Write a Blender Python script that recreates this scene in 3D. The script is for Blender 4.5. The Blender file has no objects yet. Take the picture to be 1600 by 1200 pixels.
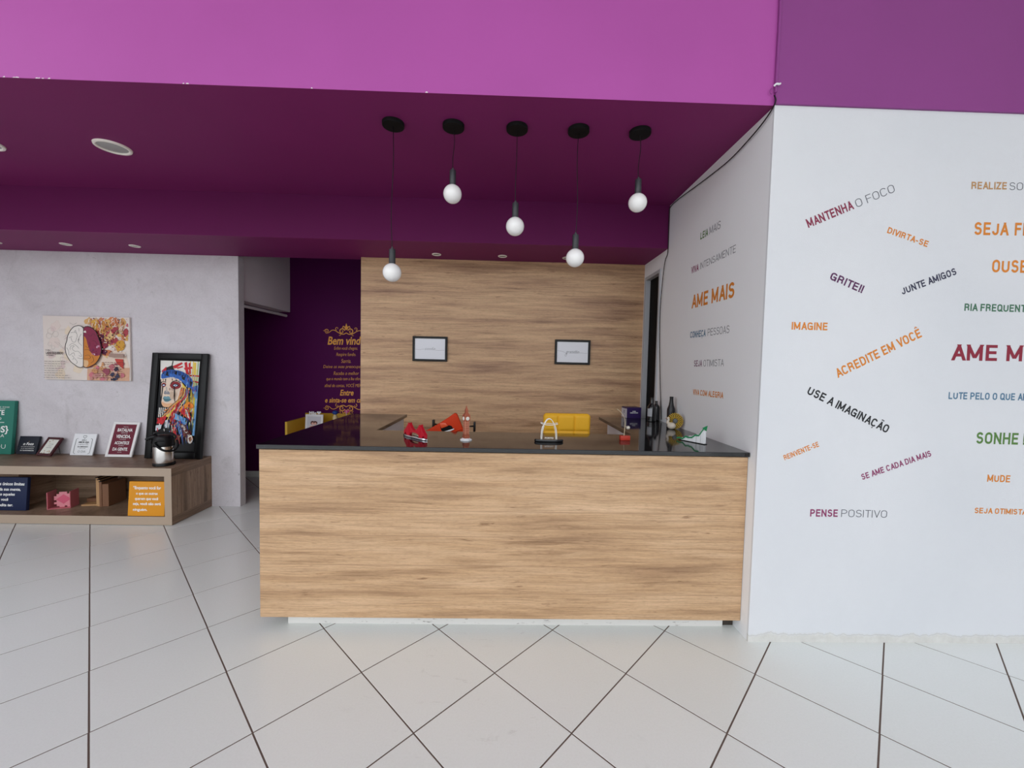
import bpy, bmesh, math, random
from mathutils import Vector, Matrix, Euler
from mathutils.geometry import tessellate_polygon
PI = math.pi
SC = bpy.context.scene
COL = SC.collection

# ------------------------------------------------------------------ camera
cam_data = bpy.data.cameras.new('camera')
cam = bpy.data.objects.new('camera', cam_data)
COL.objects.link(cam)
cam_data.sensor_width = 36.0
cam_data.lens = 631.39 / 1600.0 * 36.0
cam_data.clip_start = 0.05
# columns: right, up, back
rt = Vector((0.99953314, -0.02154146, 0.02166738))
fw = Vector((0.02252425, 0.99867888, -0.04618617))
up = Vector((-0.02064384, 0.04665264, 0.99869783))
cam.matrix_world = Matrix(((rt.x, up.x, -fw.x, 0.0), (rt.y, up.y, -fw.y, 0.0), (rt.z, up.z, -fw.z, 1.501), (0, 0, 0, 1)))
SC.camera = cam

# ------------------------------------------------------------------ world, daylight, exposure
world = bpy.data.worlds.new('world')
SC.world = world
world.use_nodes = True
wn = world.node_tree.nodes
wtc = wn.new('ShaderNodeTexCoord'); wsx = wn.new('ShaderNodeSeparateXYZ'); wrp = wn.new('ShaderNodeValToRGB')
wl = world.node_tree.links
wl.new(wtc.outputs['Generated'], wsx.inputs[0]); wmr = wn.new('ShaderNodeMapRange'); wmr.inputs[1].default_value = -1.0
wl.new(wsx.outputs[2], wmr.inputs[0]); wl.new(wmr.outputs[0], wrp.inputs[0])
wrp.color_ramp.elements[0].position = 0.48; wrp.color_ramp.elements[0].color = (0.52, 0.52, 0.50, 1)      # bright paving outside
wrp.color_ramp.elements[1].position = 0.52; wrp.color_ramp.elements[1].color = (0.93, 0.97, 1.0, 1)
e_ = wrp.color_ramp.elements.new(0.68); e_.color = (1.35, 1.42, 1.5, 1)
e_ = wrp.color_ramp.elements.new(1.0); e_.color = (1.35, 1.44, 1.56, 1)
wl.new(wrp.outputs[0], wn['Background'].inputs[0])
wn['Background'].inputs[1].default_value = 1.80
for px_, py_, sx_, rz_ in ((-1.0, -4.98, 11.8, 0.0), (-6.98, -2.3, 5.2, -PI/2)):  # second portal: unseen left opening, added to brighten the side wall
    portal = bpy.data.lights.new('daylight_portal', 'AREA')
    portal.shape = 'RECTANGLE'; portal.size = sx_; portal.size_y = 5.6
    portal.cycles.is_portal = True
    po = bpy.data.objects.new('daylight_portal', portal); COL.objects.link(po)
    po.location = (px_, py_, 2.85); po.rotation_euler = (PI/2, 0, rz_)
SC.view_settings.view_transform = 'Standard'
SC.view_settings.look = 'None'
SC.view_settings.gamma = 1.0
SC.view_settings.use_curve_mapping = False
SC.view_settings.exposure = 0.0

# ------------------------------------------------------------------ materials
def lin(h):
    if isinstance(h, str):
        h = h.lstrip('#'); c = [int(h[i:i+2], 16) / 255 for i in (0, 2, 4)]
    else:
        c = [v / 255 for v in h]
    return tuple((v / 12.92 if v <= 0.04045 else ((v + 0.055) / 1.055) ** 2.4) for v in c) + (1.0,)
MATS = {}
def mat(name, color, rough=0.5, metal=0.0, spec=0.5, emit=None, alpha=None, coat=0.0):
    if name in MATS: return MATS[name]
    m = bpy.data.materials.new(name); m.use_nodes = True
    b = m.node_tree.nodes['Principled BSDF']
    b.inputs['Base Color'].default_value = lin(color) if isinstance(color, str) else tuple(color) + (1.0,)
    b.inputs['Roughness'].default_value = rough
    b.inputs['Metallic'].default_value = metal
    b.inputs['Specular IOR Level'].default_value = spec
    b.inputs['Coat Weight'].default_value = coat
    nt = m.node_tree
    # a faint unevenness so that no surface is perfectly uniform
    if metal > 0.5: MATS[name] = m; return m
    tc = nt.nodes.new('ShaderNodeTexCoord'); nz = nt.nodes.new('ShaderNodeTexNoise'); nz.inputs['Scale'].default_value = 35
    nt.links.new(tc.outputs['Object'], nz.inputs['Vector'])
    mr = nt.nodes.new('ShaderNodeMapRange'); mr.inputs[3].default_value = max(0.0, rough - 0.04); mr.inputs[4].default_value = min(1.0, rough + 0.04)
    nt.links.new(nz.outputs['Fac'], mr.inputs[0]); nt.links.new(mr.outputs[0], b.inputs['Roughness'])
    MATS[name] = m
    return m
class NT:
    def __init__(s, name, rough=0.5, spec=0.5):
        s.m = bpy.data.materials.new(name); s.m.use_nodes = True
        s.t = s.m.node_tree; s.b = s.t.nodes['Principled BSDF']
        s.b.inputs['Roughness'].default_value = rough; s.b.inputs['Specular IOR Level'].default_value = spec
        s.tc = s.t.nodes.new('ShaderNodeTexCoord'); MATS[name] = s.m
    def mapping(s, scale=(1, 1, 1), loc=(0, 0, 0), src=None, rot=(0, 0, 0)):
        n = s.t.nodes.new('ShaderNodeMapping'); n.inputs['Scale'].default_value = scale; n.inputs['Location'].default_value = loc
        n.inputs['Rotation'].default_value = rot
        s.t.links.new(src or getattr(s, 'src', None) or s.tc.outputs['Object'], n.inputs['Vector']); return n.outputs[0]
    def noise(s, vec, scale=5, detail=4, rough=0.5, dist=0.0, out='Fac'):
        n = s.t.nodes.new('ShaderNodeTexNoise'); s.t.links.new(vec, n.inputs['Vector'])
        n.inputs['Scale'].default_value = scale; n.inputs['Detail'].default_value = detail
        n.inputs['Roughness'].default_value = rough; n.inputs['Distortion'].default_value = dist
        return n.outputs[out]
    def ramp(s, fac, stops):
        n = s.t.nodes.new('ShaderNodeValToRGB'); s.t.links.new(fac, n.inputs[0]); r = n.color_ramp
        while len(r.elements) < len(stops): r.elements.new(0.5)
        for e, (p, c) in zip(r.elements, stops):
            e.position = p; e.color = c if isinstance(c, tuple) and len(c) == 4 else (lin(c) if isinstance(c, str) else (c, c, c, 1))
        return n.outputs[0]
    def mix(s, fac, a, b, mode='MIX'):
        n = s.t.nodes.new('ShaderNodeMix'); n.data_type = 'RGBA'; n.blend_type = mode
        for sock, v in ((n.inputs[0], fac), (n.inputs[6], a), (n.inputs[7], b)):
            if isinstance(v, bpy.types.NodeSocket): s.t.links.new(v, sock)
            elif isinstance(v, (int, float)): sock.default_value = v
            else: sock.default_value = lin(v) if isinstance(v, str) else v
        return n.outputs[2]
    def math(s, op, a, b=0.0):
        n = s.t.nodes.new('ShaderNodeMath'); n.operation = op
        for sock, v in ((n.inputs[0], a), (n.inputs[1], b)):
            if isinstance(v, bpy.types.NodeSocket): s.t.links.new(v, sock)
            else: sock.default_value = v
        return n.outputs[0]
    def bump(s, h, strength=0.2, dist=0.01):
        n = s.t.nodes.new('ShaderNodeBump'); n.inputs['Strength'].default_value = strength; n.inputs['Distance'].default_value = dist
        s.t.links.new(h, n.inputs['Height']); s.t.links.new(n.outputs[0], s.b.inputs['Normal'])
    def col(s, c): s.t.links.new(c, s.b.inputs['Base Color'])
    def rough(s, c): s.t.links.new(c, s.b.inputs['Roughness'])

def wood_mat(name, light, mid, dark, rough=0.42, seed=0.0, axis='X', seams=()):
    n = NT(name, rough, 0.4)
    if axis == 'Z':      # upright grain on faces that look along X
        s0 = n.t.nodes.new('ShaderNodeSeparateXYZ'); n.t.links.new(n.tc.outputs['Object'], s0.inputs[0])
        c0 = n.t.nodes.new('ShaderNodeCombineXYZ')
        for i_, j_ in ((2, 0), (0, 1), (1, 2)): n.t.links.new(s0.outputs[i_], c0.inputs[j_])
        n.src = c0.outputs[0]
    base = n.mapping((1, 1, 1), (seed, seed * 0.7, seed * 1.3))
    warp = n.noise(n.mapping((0.9, 0.9, 5.0), (seed, 0, seed)), 1.6, 3, 0.5, 0.0)
    sep = n.t.nodes.new('ShaderNodeVectorMath'); sep.operation = 'ADD'
    n.t.links.new(base, sep.inputs[0])
    cm = n.t.nodes.new('ShaderNodeCombineXYZ'); n.t.links.new(n.math('MULTIPLY', warp, 0.045), cm.inputs[2]); n.t.links.new(cm.outputs[0], sep.inputs[1])
    v = sep.outputs[0]
    broad = n.noise(n.mapping((0.45, 0.45, 7.0), src=v), 1.7, 6, 0.6, 0.15)
    fine = n.noise(n.mapping((1.6, 1.6, 70.0), src=v), 2.0, 7, 0.66, 0.05)
    pores = n.noise(n.mapping((14.0, 14.0, 210.0), src=v), 2.0, 4, 0.65)
    rings = n.noise(n.mapping((1.0, 1.0, 16.0), src=v), 1.9, 6, 0.62, 0.5)
    knots = n.noise(n.mapping((3.6, 3.6, 30.0), src=v), 1.7, 4, 0.6, 0.2)
    c = n.ramp(broad, [(0.30, dark), (0.46, mid), (0.70, light)])
    f = n.ramp(fine, [(0.34, (0.66, 0.62, 0.58, 1)), (0.52, (0.98, 0.98, 0.98, 1)), (0.70, (1.10, 1.09, 1.08, 1))])
    c = n.mix(0.85, c, f, 'MULTIPLY')
    r = n.ramp(rings, [(0.30, (0.62, 0.56, 0.51, 1)), (0.42, (0.96, 0.95, 0.95, 1)), (0.75, (1.07, 1.05, 1.03, 1))])
    c = n.mix(0.8, c, r, 'MULTIPLY')
    kn = n.ramp(knots, [(0.28, (0.40, 0.32, 0.27, 1)), (0.37, (1, 1, 1, 1))])
    c = n.mix(0.8, c, kn, 'MULTIPLY')
    p = n.ramp(pores, [(0.36, (0.70, 0.66, 0.62, 1)), (0.50, (1, 1, 1, 1)), (0.66, (1.08, 1.07, 1.06, 1))])
    c = n.mix(0.6, c, p, 'MULTIPLY')
    if seams:
        sz = n.t.nodes.new('ShaderNodeSeparateXYZ'); n.t.links.new(n.tc.outputs['Object'], sz.inputs[0])
        for z_ in seams:
            ln = n.ramp(n.math('ABSOLUTE', n.math('SUBTRACT', sz.outputs[2], z_)), [(0.0, 0.7), (0.0022, 0.0)])
            c = n.mix(ln, c, dark)
    n.col(c); n.bump(fine, 0.10, 0.002)
    return n.m
W_COUNTER = wood_mat('counter_oak_laminate', '#dbb995', '#c7a37d', '#9c7a5c', seed=0.0, seams=(0.686, 0.541, 0.375, 0.218))
W_WALL = wood_mat('wall_oak_laminate', '#e0bb92', '#c6a07c', '#98735a', seed=7.3)
W_BENCH = wood_mat('bench_walnut_laminate', '#a48c76', '#8b735f', '#6a5546', seed=3.1)
W_SIDE = wood_mat('bench_side_laminate', '#ab917a', '#917862', '#6c5746', seed=5.0, axis='Z')
EDGE_BENCH = mat('bench_edge_laminate', '#ad9a87', 0.5)

def paint(name, col, rough=0.55, bump=0.05, var=0.06, spec=0.35):
    n = NT(name, rough, spec)
    v = n.mapping()
    big = n.noise(v, 0.9, 3, 0.5)
    c0 = lin(col); c1 = tuple(x * (1 - var) for x in c0[:3]) + (1,); c2 = tuple(min(1, x * (1 + var)) for x in c0[:3]) + (1,)
    n.col(n.ramp(big, [(0.3, c1), (0.7, c2)]))
    n.bump(n.noise(v, 260, 2, 0.6), bump, 0.002)
    return n.m
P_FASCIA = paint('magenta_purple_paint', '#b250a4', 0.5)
P_FASCIA2 = paint('darker_fascia_purple', '#8e4088', 0.5)  # fascia purple in a darker tone for the right section
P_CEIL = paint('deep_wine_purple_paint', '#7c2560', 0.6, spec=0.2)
P_BEAM = paint('shaded_wine_purple_paint', '#63144e', 0.6, spec=0.2)  # ceiling purple with shade put into the colour to darken the beam
P_BACK = paint('dark_aubergine_paint', '#520c4c', 0.6, spec=0.12)
P_WHITE = paint('white_textured_paint', '#f3f4f6', 0.6, 0.35, 0.02)
P_HALL = paint('hall_white_paint', '#e2e2e2', 0.7)
P_LINTEL = paint('pale_grey_paint', '#eee4ea', 0.6)

def right_wall_mat():
    n = NT('white_wall_with_worn_foot', 0.6, 0.35)
    v = n.mapping()
    sx = n.t.nodes.new('ShaderNodeSeparateXYZ'); n.t.links.new(n.tc.outputs['Object'], sx.inputs[0])
    edge = n.noise(n.mapping((3.0, 0.0, 0.0)), 2.5, 6, 0.65)
    h = n.math('MULTIPLY_ADD', edge, 0.10); h.node.inputs[2].default_value = -0.005
    d = n.math('SUBTRACT', sx.outputs[2], h)
    band = n.ramp(n.math('MULTIPLY_ADD', d, 40.0), [(0.0, (0, 0, 0, 1)), (1.0, (1, 1, 1, 1))])
    band.node.inputs[0].links[0].from_node.inputs[2].default_value = 0.5
    line = n.ramp(n.math('ABSOLUTE', d), [(0.0, (1, 1, 1, 1)), (0.004, (0, 0, 0, 1))])
    base = n.ramp(n.noise(v, 1.1, 4), [(0.3, '#dadce0'), (0.7, '#e2e3e6')])
    worn = n.ramp(n.noise(v, 14, 5, 0.7), [(0.3, '#cfcdc8'), (0.7, '#e0dfdb')])
    c = n.mix(band, worn, base)
    c = n.mix(n.math('MULTIPLY', line, 0.35), c, '#a39d94')
    sp = n.noise(n.mapping((1, 1, 1)), 7.0, 2, 0.6)
    c = n.mix(n.ramp(sp, [(0.80, 0.0), (0.86, 0.3)]), c, '#8f8b85')
    n.col(c); n.bump(n.noise(v, 220, 2, 0.6), 0.35, 0.002)
    return n.m
P_RIGHT = right_wall_mat()

def concrete_mat():
    n = NT('burnished_grey_cement', 0.6, 0.35)
    v = n.mapping((1, 1, 1))
    a = n.noise(v, 1.5, 6, 0.6, 0.6)
    b = n.noise(n.mapping((1.0, 1, 1.3)), 6.0, 6, 0.62, 1.2)
    c = n.ramp(a, [(0.25, '#c8c3c6'), (0.5, '#d3ced2'), (0.75, '#dad6db')])
    c = n.mix(0.35, c, n.ramp(b, [(0.30, (0.84, 0.83, 0.84, 1)), (0.6, (1.03, 1.03, 1.03, 1))]), 'MULTIPLY')
    g = n.noise(v, 60, 4, 0.7)
    c = n.mix(0.5, c, n.ramp(g, [(0.30, (0.88, 0.87, 0.88, 1)), (0.55, (1.02, 1.02, 1.02, 1))]), 'MULTIPLY')
    fl = n.noise(n.mapping((1.3, 1, 2.6), rot=(0, 0.5, 0)), 9.0, 4, 0.62, 2.2)
    c = n.mix(n.ramp(fl, [(0.68, 0.0), (0.76, 0.7)]), c, '#6f6a68')
    fm = n.noise(n.mapping((2.4, 1, 1.1), loc=(4, 0, 2), rot=(0, -0.4, 0)), 8.0, 4, 0.62, 1.8)
    c = n.mix(n.ramp(fm, [(0.70, 0.0), (0.77, 0.6)]), c, '#7d7875')
    st = n.noise(n.mapping((1.2, 1, 0.9), loc=(9, 0, 3)), 3.0, 8, 0.72, 1.5)
    c = n.mix(n.ramp(st, [(0.58, 0.0), (0.70, 0.28)]), c, '#948f8d')
    wt_ = n.noise(n.mapping((1, 1, 1), loc=(1, 0, 7)), 4.0, 8, 0.75, 1.0)
    c = n.mix(n.ramp(wt_, [(0.62, 0.0), (0.74, 0.35)]), c, '#efecef')
    n.col(c); n.bump(b, 0.12, 0.01)
    return n.m
P_CEMENT = concrete_mat()

def tile_mat():
    n = NT('pale_grey_ceramic_tile', 0.2, 0.5)
    gp = n.t.nodes.new('ShaderNodeNewGeometry'); v = n.mapping(src=gp.outputs['Position'])
    a = n.noise(v, 0.8, 3, 0.5)
    oi = n.t.nodes.new('ShaderNodeObjectInfo')
    c = n.ramp(a, [(0.3, '#eef2ef'), (0.7, '#f2f5f3')])
    c = n.mix(0.5, c, n.ramp(oi.outputs['Random'], [(0.0, (0.93, 0.93, 0.92, 1)), (1.0, (1.0, 1.0, 1.0, 1))]), 'MULTIPLY')
    sm = n.noise(n.mapping((1.0, 2.2, 1), src=gp.outputs['Position']), 4.5, 7, 0.74, 1.0)
    sx = n.t.nodes.new('ShaderNodeSeparateXYZ'); n.t.links.new(gp.outputs['Position'], sx.inputs[0])
    # scuffed patch before the counter
    dv = n.t.nodes.new('ShaderNodeVectorMath'); dv.operation = 'DISTANCE'; n.t.links.new(gp.outputs['Position'], dv.inputs[0]); dv.inputs[1].default_value = (0.0, 1.85, 0)
    near = n.ramp(n.math('MULTIPLY', dv.outputs['Value'], 1.0), [(0.25, 1.0), (0.95, 0.0)])
    c = n.mix(n.math('MULTIPLY', n.ramp(sm, [(0.60, 0.0), (0.80, 0.45)]), near), c, '#8e8a84')
    fl = n.noise(v, 38.0, 2, 0.5)
    c = n.mix(n.ramp(fl, [(0.83, 0.0), (0.86, 0.7)]), c, '#5a544e')
    n.col(c)
    n.rough(n.ramp(n.noise(v, 1.2, 2), [(0.3, 0.22), (0.7, 0.25)]))
    gr = n.noise(v, 120, 3, 0.7)
    n.col(n.mix(0.5, c, n.ramp(gr, [(0.3, (0.93, 0.93, 0.92, 1)), (0.6, (1.0, 1.0, 1.0, 1))]), 'MULTIPLY'))
    n.bump(n.noise(v, 45, 3, 0.6), 0.04, 0.002)
    return n.m
TILE = tile_mat()
GROUT = mat('brown_grout', '#695850', 0.9)

def granite():
    n = NT('black_granite', 0.07, 0.55)
    v = n.mapping()
    sp = n.noise(v, 260, 2, 0.6)
    n.col(n.ramp(sp, [(0.45, (0.007, 0.007, 0.008, 1)), (0.85, (0.022, 0.021, 0.021, 1))]))
    n.rough(n.ramp(n.noise(v, 6, 3), [(0.3, 0.05), (0.7, 0.10)]))
    return n.m
GRANITE = granite()
BLACK = mat('black_plastic', '#0c0c0e', 0.4, spec=0.3)
BLACKM = mat('matt_black', '#0b0b0c', 0.7, spec=0.2)
SOCK = mat('socket_dark_grey', '#303236', 0.4)
OPAL = mat('opal_glass', '#f6f4f2', 0.08, coat=0.3)
CREAM = mat('cream_enamel', '#fdf6ec', 0.4)
PURE = mat('white_lacquer', '#eceef0', 0.4)
STEEL = mat('brushed_steel', (0.80, 0.78, 0.75), 0.25, metal=1.0)
CHROME = mat('chrome', (0.8, 0.8, 0.82), 0.12, metal=1.0)
COPPER = mat('antique_copper', '#b9694f', 0.38, metal=0.55)
RED = mat('red_enamel', '#c21a2c', 0.3)
YELL = mat('yellow_leatherette', '#f0b52e', 0.5, spec=0.25)
ORNG = mat('orange_leatherette', '#cc3606', 0.5, spec=0.2)
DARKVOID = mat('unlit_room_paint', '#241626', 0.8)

# ------------------------------------------------------------------ mesh helpers
LOCS = {}
class MB:
    def __init__(s): s.v = []; s.f = []; s.mi = []
    def add(s, vs, fs, mi=0):
        o = len(s.v); s.v += [tuple(v) for v in vs]
        for f in fs: s.f.append([o + i for i in f]); s.mi.append(mi)
        return s
    def box(s, a, b, mi=0, M=None):
        x0, y0, z0 = a; x1, y1, z1 = b
        vs = [Vector(p) for p in ((x0,y0,z0),(x1,y0,z0),(x1,y1,z0),(x0,y1,z0),(x0,y0,z1),(x1,y0,z1),(x1,y1,z1),(x0,y1,z1))]
        if M: vs = [M @ v for v in vs]
        return s.add(vs, [(0,3,2,1),(4,5,6,7),(0,1,5,4),(1,2,6,5),(2,3,7,6),(3,0,4,7)], mi)
    def lathe(s, prof, c=(0,0,0), n=24, mi=0, M=None, sx=1.0, sy=1.0):
        vs = []; fs = []
        for r, z in prof:
            for k in range(n):
                a = 2*PI*k/n; vs.append(Vector((r*math.cos(a)*sx, r*math.sin(a)*sy, z)))
        for j in range(len(prof)-1):
            for k in range(n):
                k2 = (k+1) % n; fs.append((j*n+k, j*n+k2, (j+1)*n+k2, (j+1)*n+k))
        fs.append(tuple(reversed(range(n)))); fs.append(tuple((len(prof)-1)*n+k for k in range(n)))
        if M: vs = [M @ v for v in vs]
        return s.add([v + Vector(c) for v in vs], fs, mi)
    def tube(s, pts, r, n=8, mi=0, closed=False):
        P = [Vector(p) for p in pts]; vs = []; fs = []
        N = len(P); prev = None
        for i, p in enumerate(P):
            if closed: t = P[(i+1) % N] - P[i-1]
            else: t = P[min(i+1, N-1)] - P[max(i-1, 0)]
            t.normalize()
            if prev is None:
                a = Vector((0,0,1)) if abs(t.z) < 0.9 else Vector((1,0,0)); u = t.cross(a).normalized()
            else:
                u = (prev - t * prev.dot(t)).normalized()
            prev = u; w = t.cross(u)
            rr = r[i] if isinstance(r, (list, tuple)) else r
            for k in range(n):
                a = 2*PI*k/n; vs.append(p + u*math.cos(a)*rr + w*math.sin(a)*rr)
        for i in range(N if closed else N-1):
            j = (i+1) % N
            for k in range(n):
                k2 = (k+1) % n; fs.append((i*n+k, i*n+k2, j*n+k2, j*n+k))
        if not closed:
            fs.append(tuple(reversed(range(n)))); fs.append(tuple((N-1)*n+k for k in range(n)))
        return s.add(vs, fs, mi)
    def prism(s, poly, y0, y1, mi=0, M=None):
        """polygon in (x, z), extruded along y"""
        n = len(poly); vs = [Vector((x, y0, z)) for x, z in poly] + [Vector((x, y1, z)) for x, z in poly]
        tri = tessellate_polygon([[Vector((x, z, 0)) for x, z in poly]])
        fs = [tuple(t) for t in tri] + [tuple(i + n for i in reversed(t)) for t in tri]
        for i in range(n): j = (i+1) % n; fs.append((i, j, j+n, i+n))
        if M: vs = [M @ v for v in vs]
        return s.add(vs, fs, mi)
    def flat(s, poly, y, mi=0):
        tri = tessellate_polygon([[Vector((x, z, 0)) for x, z in poly]])
        return s.add([(x, y, z) for x, z in poly], [tuple(t) for t in tri], mi)
    def ellip(s, c, r, n=20, m=12, mi=0, M=None):
        prof = []
        for j in range(m+1):
            a = -PI/2 + PI*j/m; prof.append((max(1e-5, math.cos(a)), math.sin(a)))
        S = Matrix.Diagonal((r[0], r[1], r[2], 1))
        if M: S = M @ S
        return s.lathe(prof, c, n, mi, S)
    def build(s, name, mats, parent=None, local=False, smooth=False, bevel=0.0, segs=2, flat=False):
        me = bpy.data.meshes.new(name)
        off = Vector((0,0,0))
        if parent is not None and not local: off = Vector(LOCS.get(parent.name, (0,0,0)))
        me.from_pydata([tuple(Vector(v) - off) for v in s.v], [], s.f)
        if not isinstance(mats, (list, tuple)): mats = [mats]
        for m in mats: me.materials.append(m)
        me.polygons.foreach_set('material_index', s.mi)
        bm = bmesh.new(); bm.from_mesh(me); bmesh.ops.recalc_face_normals(bm, faces=bm.faces)
        if bevel:
            es = [e for e in bm.edges if len(e.link_faces) == 2 and e.calc_face_angle(0) > 0.6]
            bmesh.ops.bevel(bm, geom=es, offset=bevel, segments=segs, profile=0.5, affect='EDGES', clamp_overlap=True)
        bm.to_mesh(me); bm.free()
        if (smooth or bevel) and not flat:
            me.polygons.foreach_set('use_smooth', [True] * len(me.polygons))
            me.set_sharp_from_angle(angle=math.radians(35))
        me.update()
        o = bpy.data.objects.new(name, me); COL.objects.link(o)
        if parent is not None: o.parent = parent
        return o
def B(a, b): return MB().box(a, b)
def tag(o, label=None, cat=None, group=None, kind=None):
    if label: o['label'] = label
    if cat: o['category'] = cat
    if group: o['group'] = group
    if kind: o['kind'] = kind
    return o
def thing(name, label, cat, loc=(0,0,0), rot=(0,0,0), group=None):
    o = bpy.data.objects.new(name, None); COL.objects.link(o); o.empty_display_size = 0.1
    o.location = loc; o.rotation_euler = rot; LOCS[o.name] = tuple(loc)
    return tag(o, label, cat, group)
def struct(name, mb, m, label=None, **k):
    o = mb.build(name, m, **k); o['kind'] = 'structure'
    if label: o['label'] = label
    return o
def copy_tree(o, parent=None):
    c = o.copy(); COL.objects.link(c)
    if parent is not None: c.parent = parent
    for ch in list(o.children): copy_tree(ch, c)
    return c

# lettering -------------------------------------------------------------
_cap = {}
def text_mesh(s, bold=0, w=None, h=0.05, shear=0.0, space=1.0):
    """flat lettering in the x/z plane, baseline at z=0, starting at x=0; fitted to w wide with capitals h high"""
    cu = bpy.data.curves.new('t', 'FONT'); cu.body = s; cu.size = 1.0; cu.resolution_u = 3
    cu.offset = {0: -0.006, 1: 0.024, 2: 0.008, -1: -0.016}[bold]; cu.shear = shear; cu.space_character = space
    ob = bpy.data.objects.new('t', cu); me = bpy.data.meshes.new_from_object(ob)
    bpy.data.objects.remove(ob); bpy.data.curves.remove(cu)
    if 'H' not in _cap:
        c2 = bpy.data.curves.new('t', 'FONT'); c2.body = 'H'; c2.size = 1.0
        o2 = bpy.data.objects.new('t', c2); m2 = bpy.data.meshes.new_from_object(o2)
        _cap['H'] = max(v.co.y for v in m2.vertices); bpy.data.objects.remove(o2); bpy.data.curves.remove(c2); bpy.data.meshes.remove(m2)
    x0 = min(v.co.x for v in me.vertices); x1 = max(v.co.x for v in me.vertices)
    sz = h / _cap['H']; sx = (w / (x1 - x0)) if w else sz
    vs = [((v.co.x - x0) * sx, v.co.y * sz) for v in me.vertices]; fs = [tuple(p.vertices) for p in me.polygons]
    bpy.data.meshes.remove(me)
    return vs, fs
def letters(mb, s, x, z, h, w=None, bold=0, y=0.0, shear=0.0, centre=False, mi=0, ang=0.0):
    vs, fs = text_mesh(s, bold, w, h, shear)
    W = max(v[0] for v in vs)
    dx = -W/2 if centre else 0.0
    ca, sa = math.cos(ang), math.sin(ang)
    mb.add([(x + (a+dx)*ca - b*sa, y, z + (a+dx)*sa + b*ca) for a, b in vs], fs, mi)
    return W

# condensed grotesque capitals drawn as strokes: boxes from 0..1 in both directions
def arc(cx, cy, rx, ry, a0, a1, n=14):
    return [(cx + rx*math.cos(math.radians(a0+(a1-a0)*i/n)), cy + ry*math.sin(math.radians(a0+(a1-a0)*i/n))) for i in range(n+1)]
GLY = {
 'A': (.62, [[(0, 0), (.5, 1)], [(1, 0), (.5, 1)], [(.22, .30), (.78, .30)]]),
 'B': (.58, [[(0, 0), (0, 1)], [(0, 1), (.5, 1)] + arc(.5, .76, .45, .24, 90, -90) + [(0, .52)], [(.5, .52)] + arc(.5, .26, .5, .26, 90, -90) + [(0, 0)]]),
 'C': (.60, [arc(.5, .70, .5, .30, 20, 180) + arc(.5, .30, .5, .30, 180, 340)]),
 'D': (.60, [[(0, 0), (0, 1)], [(0, 1), (.4, 1)] + arc(.4, .65, .6, .35, 90, 0) + arc(.4, .35, .6, .35, 0, -90) + [(0, 0)]]),
 'E': (.50, [[(0, 0), (0, 1)], [(0, 1), (1, 1)], [(0, .52), (.9, .52)], [(0, 0), (1, 0)]]),
 'F': (.48, [[(0, 0), (0, 1)], [(0, 1), (1, 1)], [(0, .52), (.88, .52)]]),
 'G': (.62, [arc(.5, .70, .5, .30, 20, 180) + arc(.5, .30, .5, .30, 180, 360), [(1, .30), (1, .46)], [(.58, .46), (1, .46)], [(1, 0), (1, .4)]]),
 'H': (.60, [[(0, 0), (0, 1)], [(1, 0), (1, 1)], [(0, .52), (1, .52)]]),
 'I': (.0, [[(0, 0), (0, 1)]]),
 'J': (.48, [[(1, 1), (1, .28)] + arc(.5, .28, .5, .28, 0, -180)[1:]]),
 'L': (.48, [[(0, 0), (0, 1)], [(0, 0), (1, 0)]]),
 'M': (.74, [[(0, 0), (0, 1)], [(1, 0), (1, 1)], [(0, 1), (.5, .08)], [(1, 1), (.5, .08)]]),
 'N': (.60, [[(0, 0), (0, 1)], [(1, 0), (1, 1)], [(0, 1), (1, 0)]]),
 'O': (.60, [arc(.5, .70, .5, .30, 0, 180) + arc(.5, .30, .5, .30, 180, 360) + [(1, .70)]]),
 'P': (.56, [[(0, 0), (0, 1)], [(0, 1), (.5, 1)] + arc(.5, .73, .5, .27, 90, -90) + [(0, .46)]]),
 'Q': (.60, [arc(.5, .70, .5, .30, 0, 180) + arc(.5, .30, .5, .30, 180, 360) + [(1, .70)], [(.58, .24), (1.08, -.04)]]),
 'R': (.58, [[(0, 0), (0, 1)], [(0, 1), (.5, 1)] + arc(.5, .75, .46, .25, 90, -90) + [(0, .50)], [(.5, .5), (.92, .40), (.94, .12), (1, 0)]]),
 'S': (.56, [arc(.5, .76, .46, .24, 15, 180, 10) + arc(.5, .76, .46, .24, 180, 250, 6)[1:] + arc(.5, .27, .5, .27, 68, -165, 16)]),
 'T': (.56, [[(.5, 0), (.5, 1)], [(0, 1), (1, 1)]]),
 'U': (.60, [[(0, 1), (0, .30)] + arc(.5, .30, .5, .30, 180, 360)[1:] + [(1, 1)]]),
 'V': (.60, [[(0, 1), (.5, 0)], [(1, 1), (.5, 0)]]),
 'X': (.60, [[(0, 0), (1, 1)], [(1, 0), (0, 1)]]),
 'Z': (.56, [[(0, 1), (1, 1)], [(0, 0), (1, 0)], [(1, 1), (0, 0)]]),
 '!': (.0, [[(0, .30), (0, 1)], [(0, 0), (0, .03)]]),
 '-': (.26, [[(0, .38), (1, .38)]]),
}
ACC = {'Ç': ('C', [[(.52, -.04), (.60, -.16), (.42, -.20)]]), 'Ã': ('A', [[(.18, 1.16), (.36, 1.24), (.62, 1.15), (.82, 1.23)]]), 'Ê': ('E', [[(.12, 1.15), (.48, 1.30), (.84, 1.15)]])}
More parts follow.
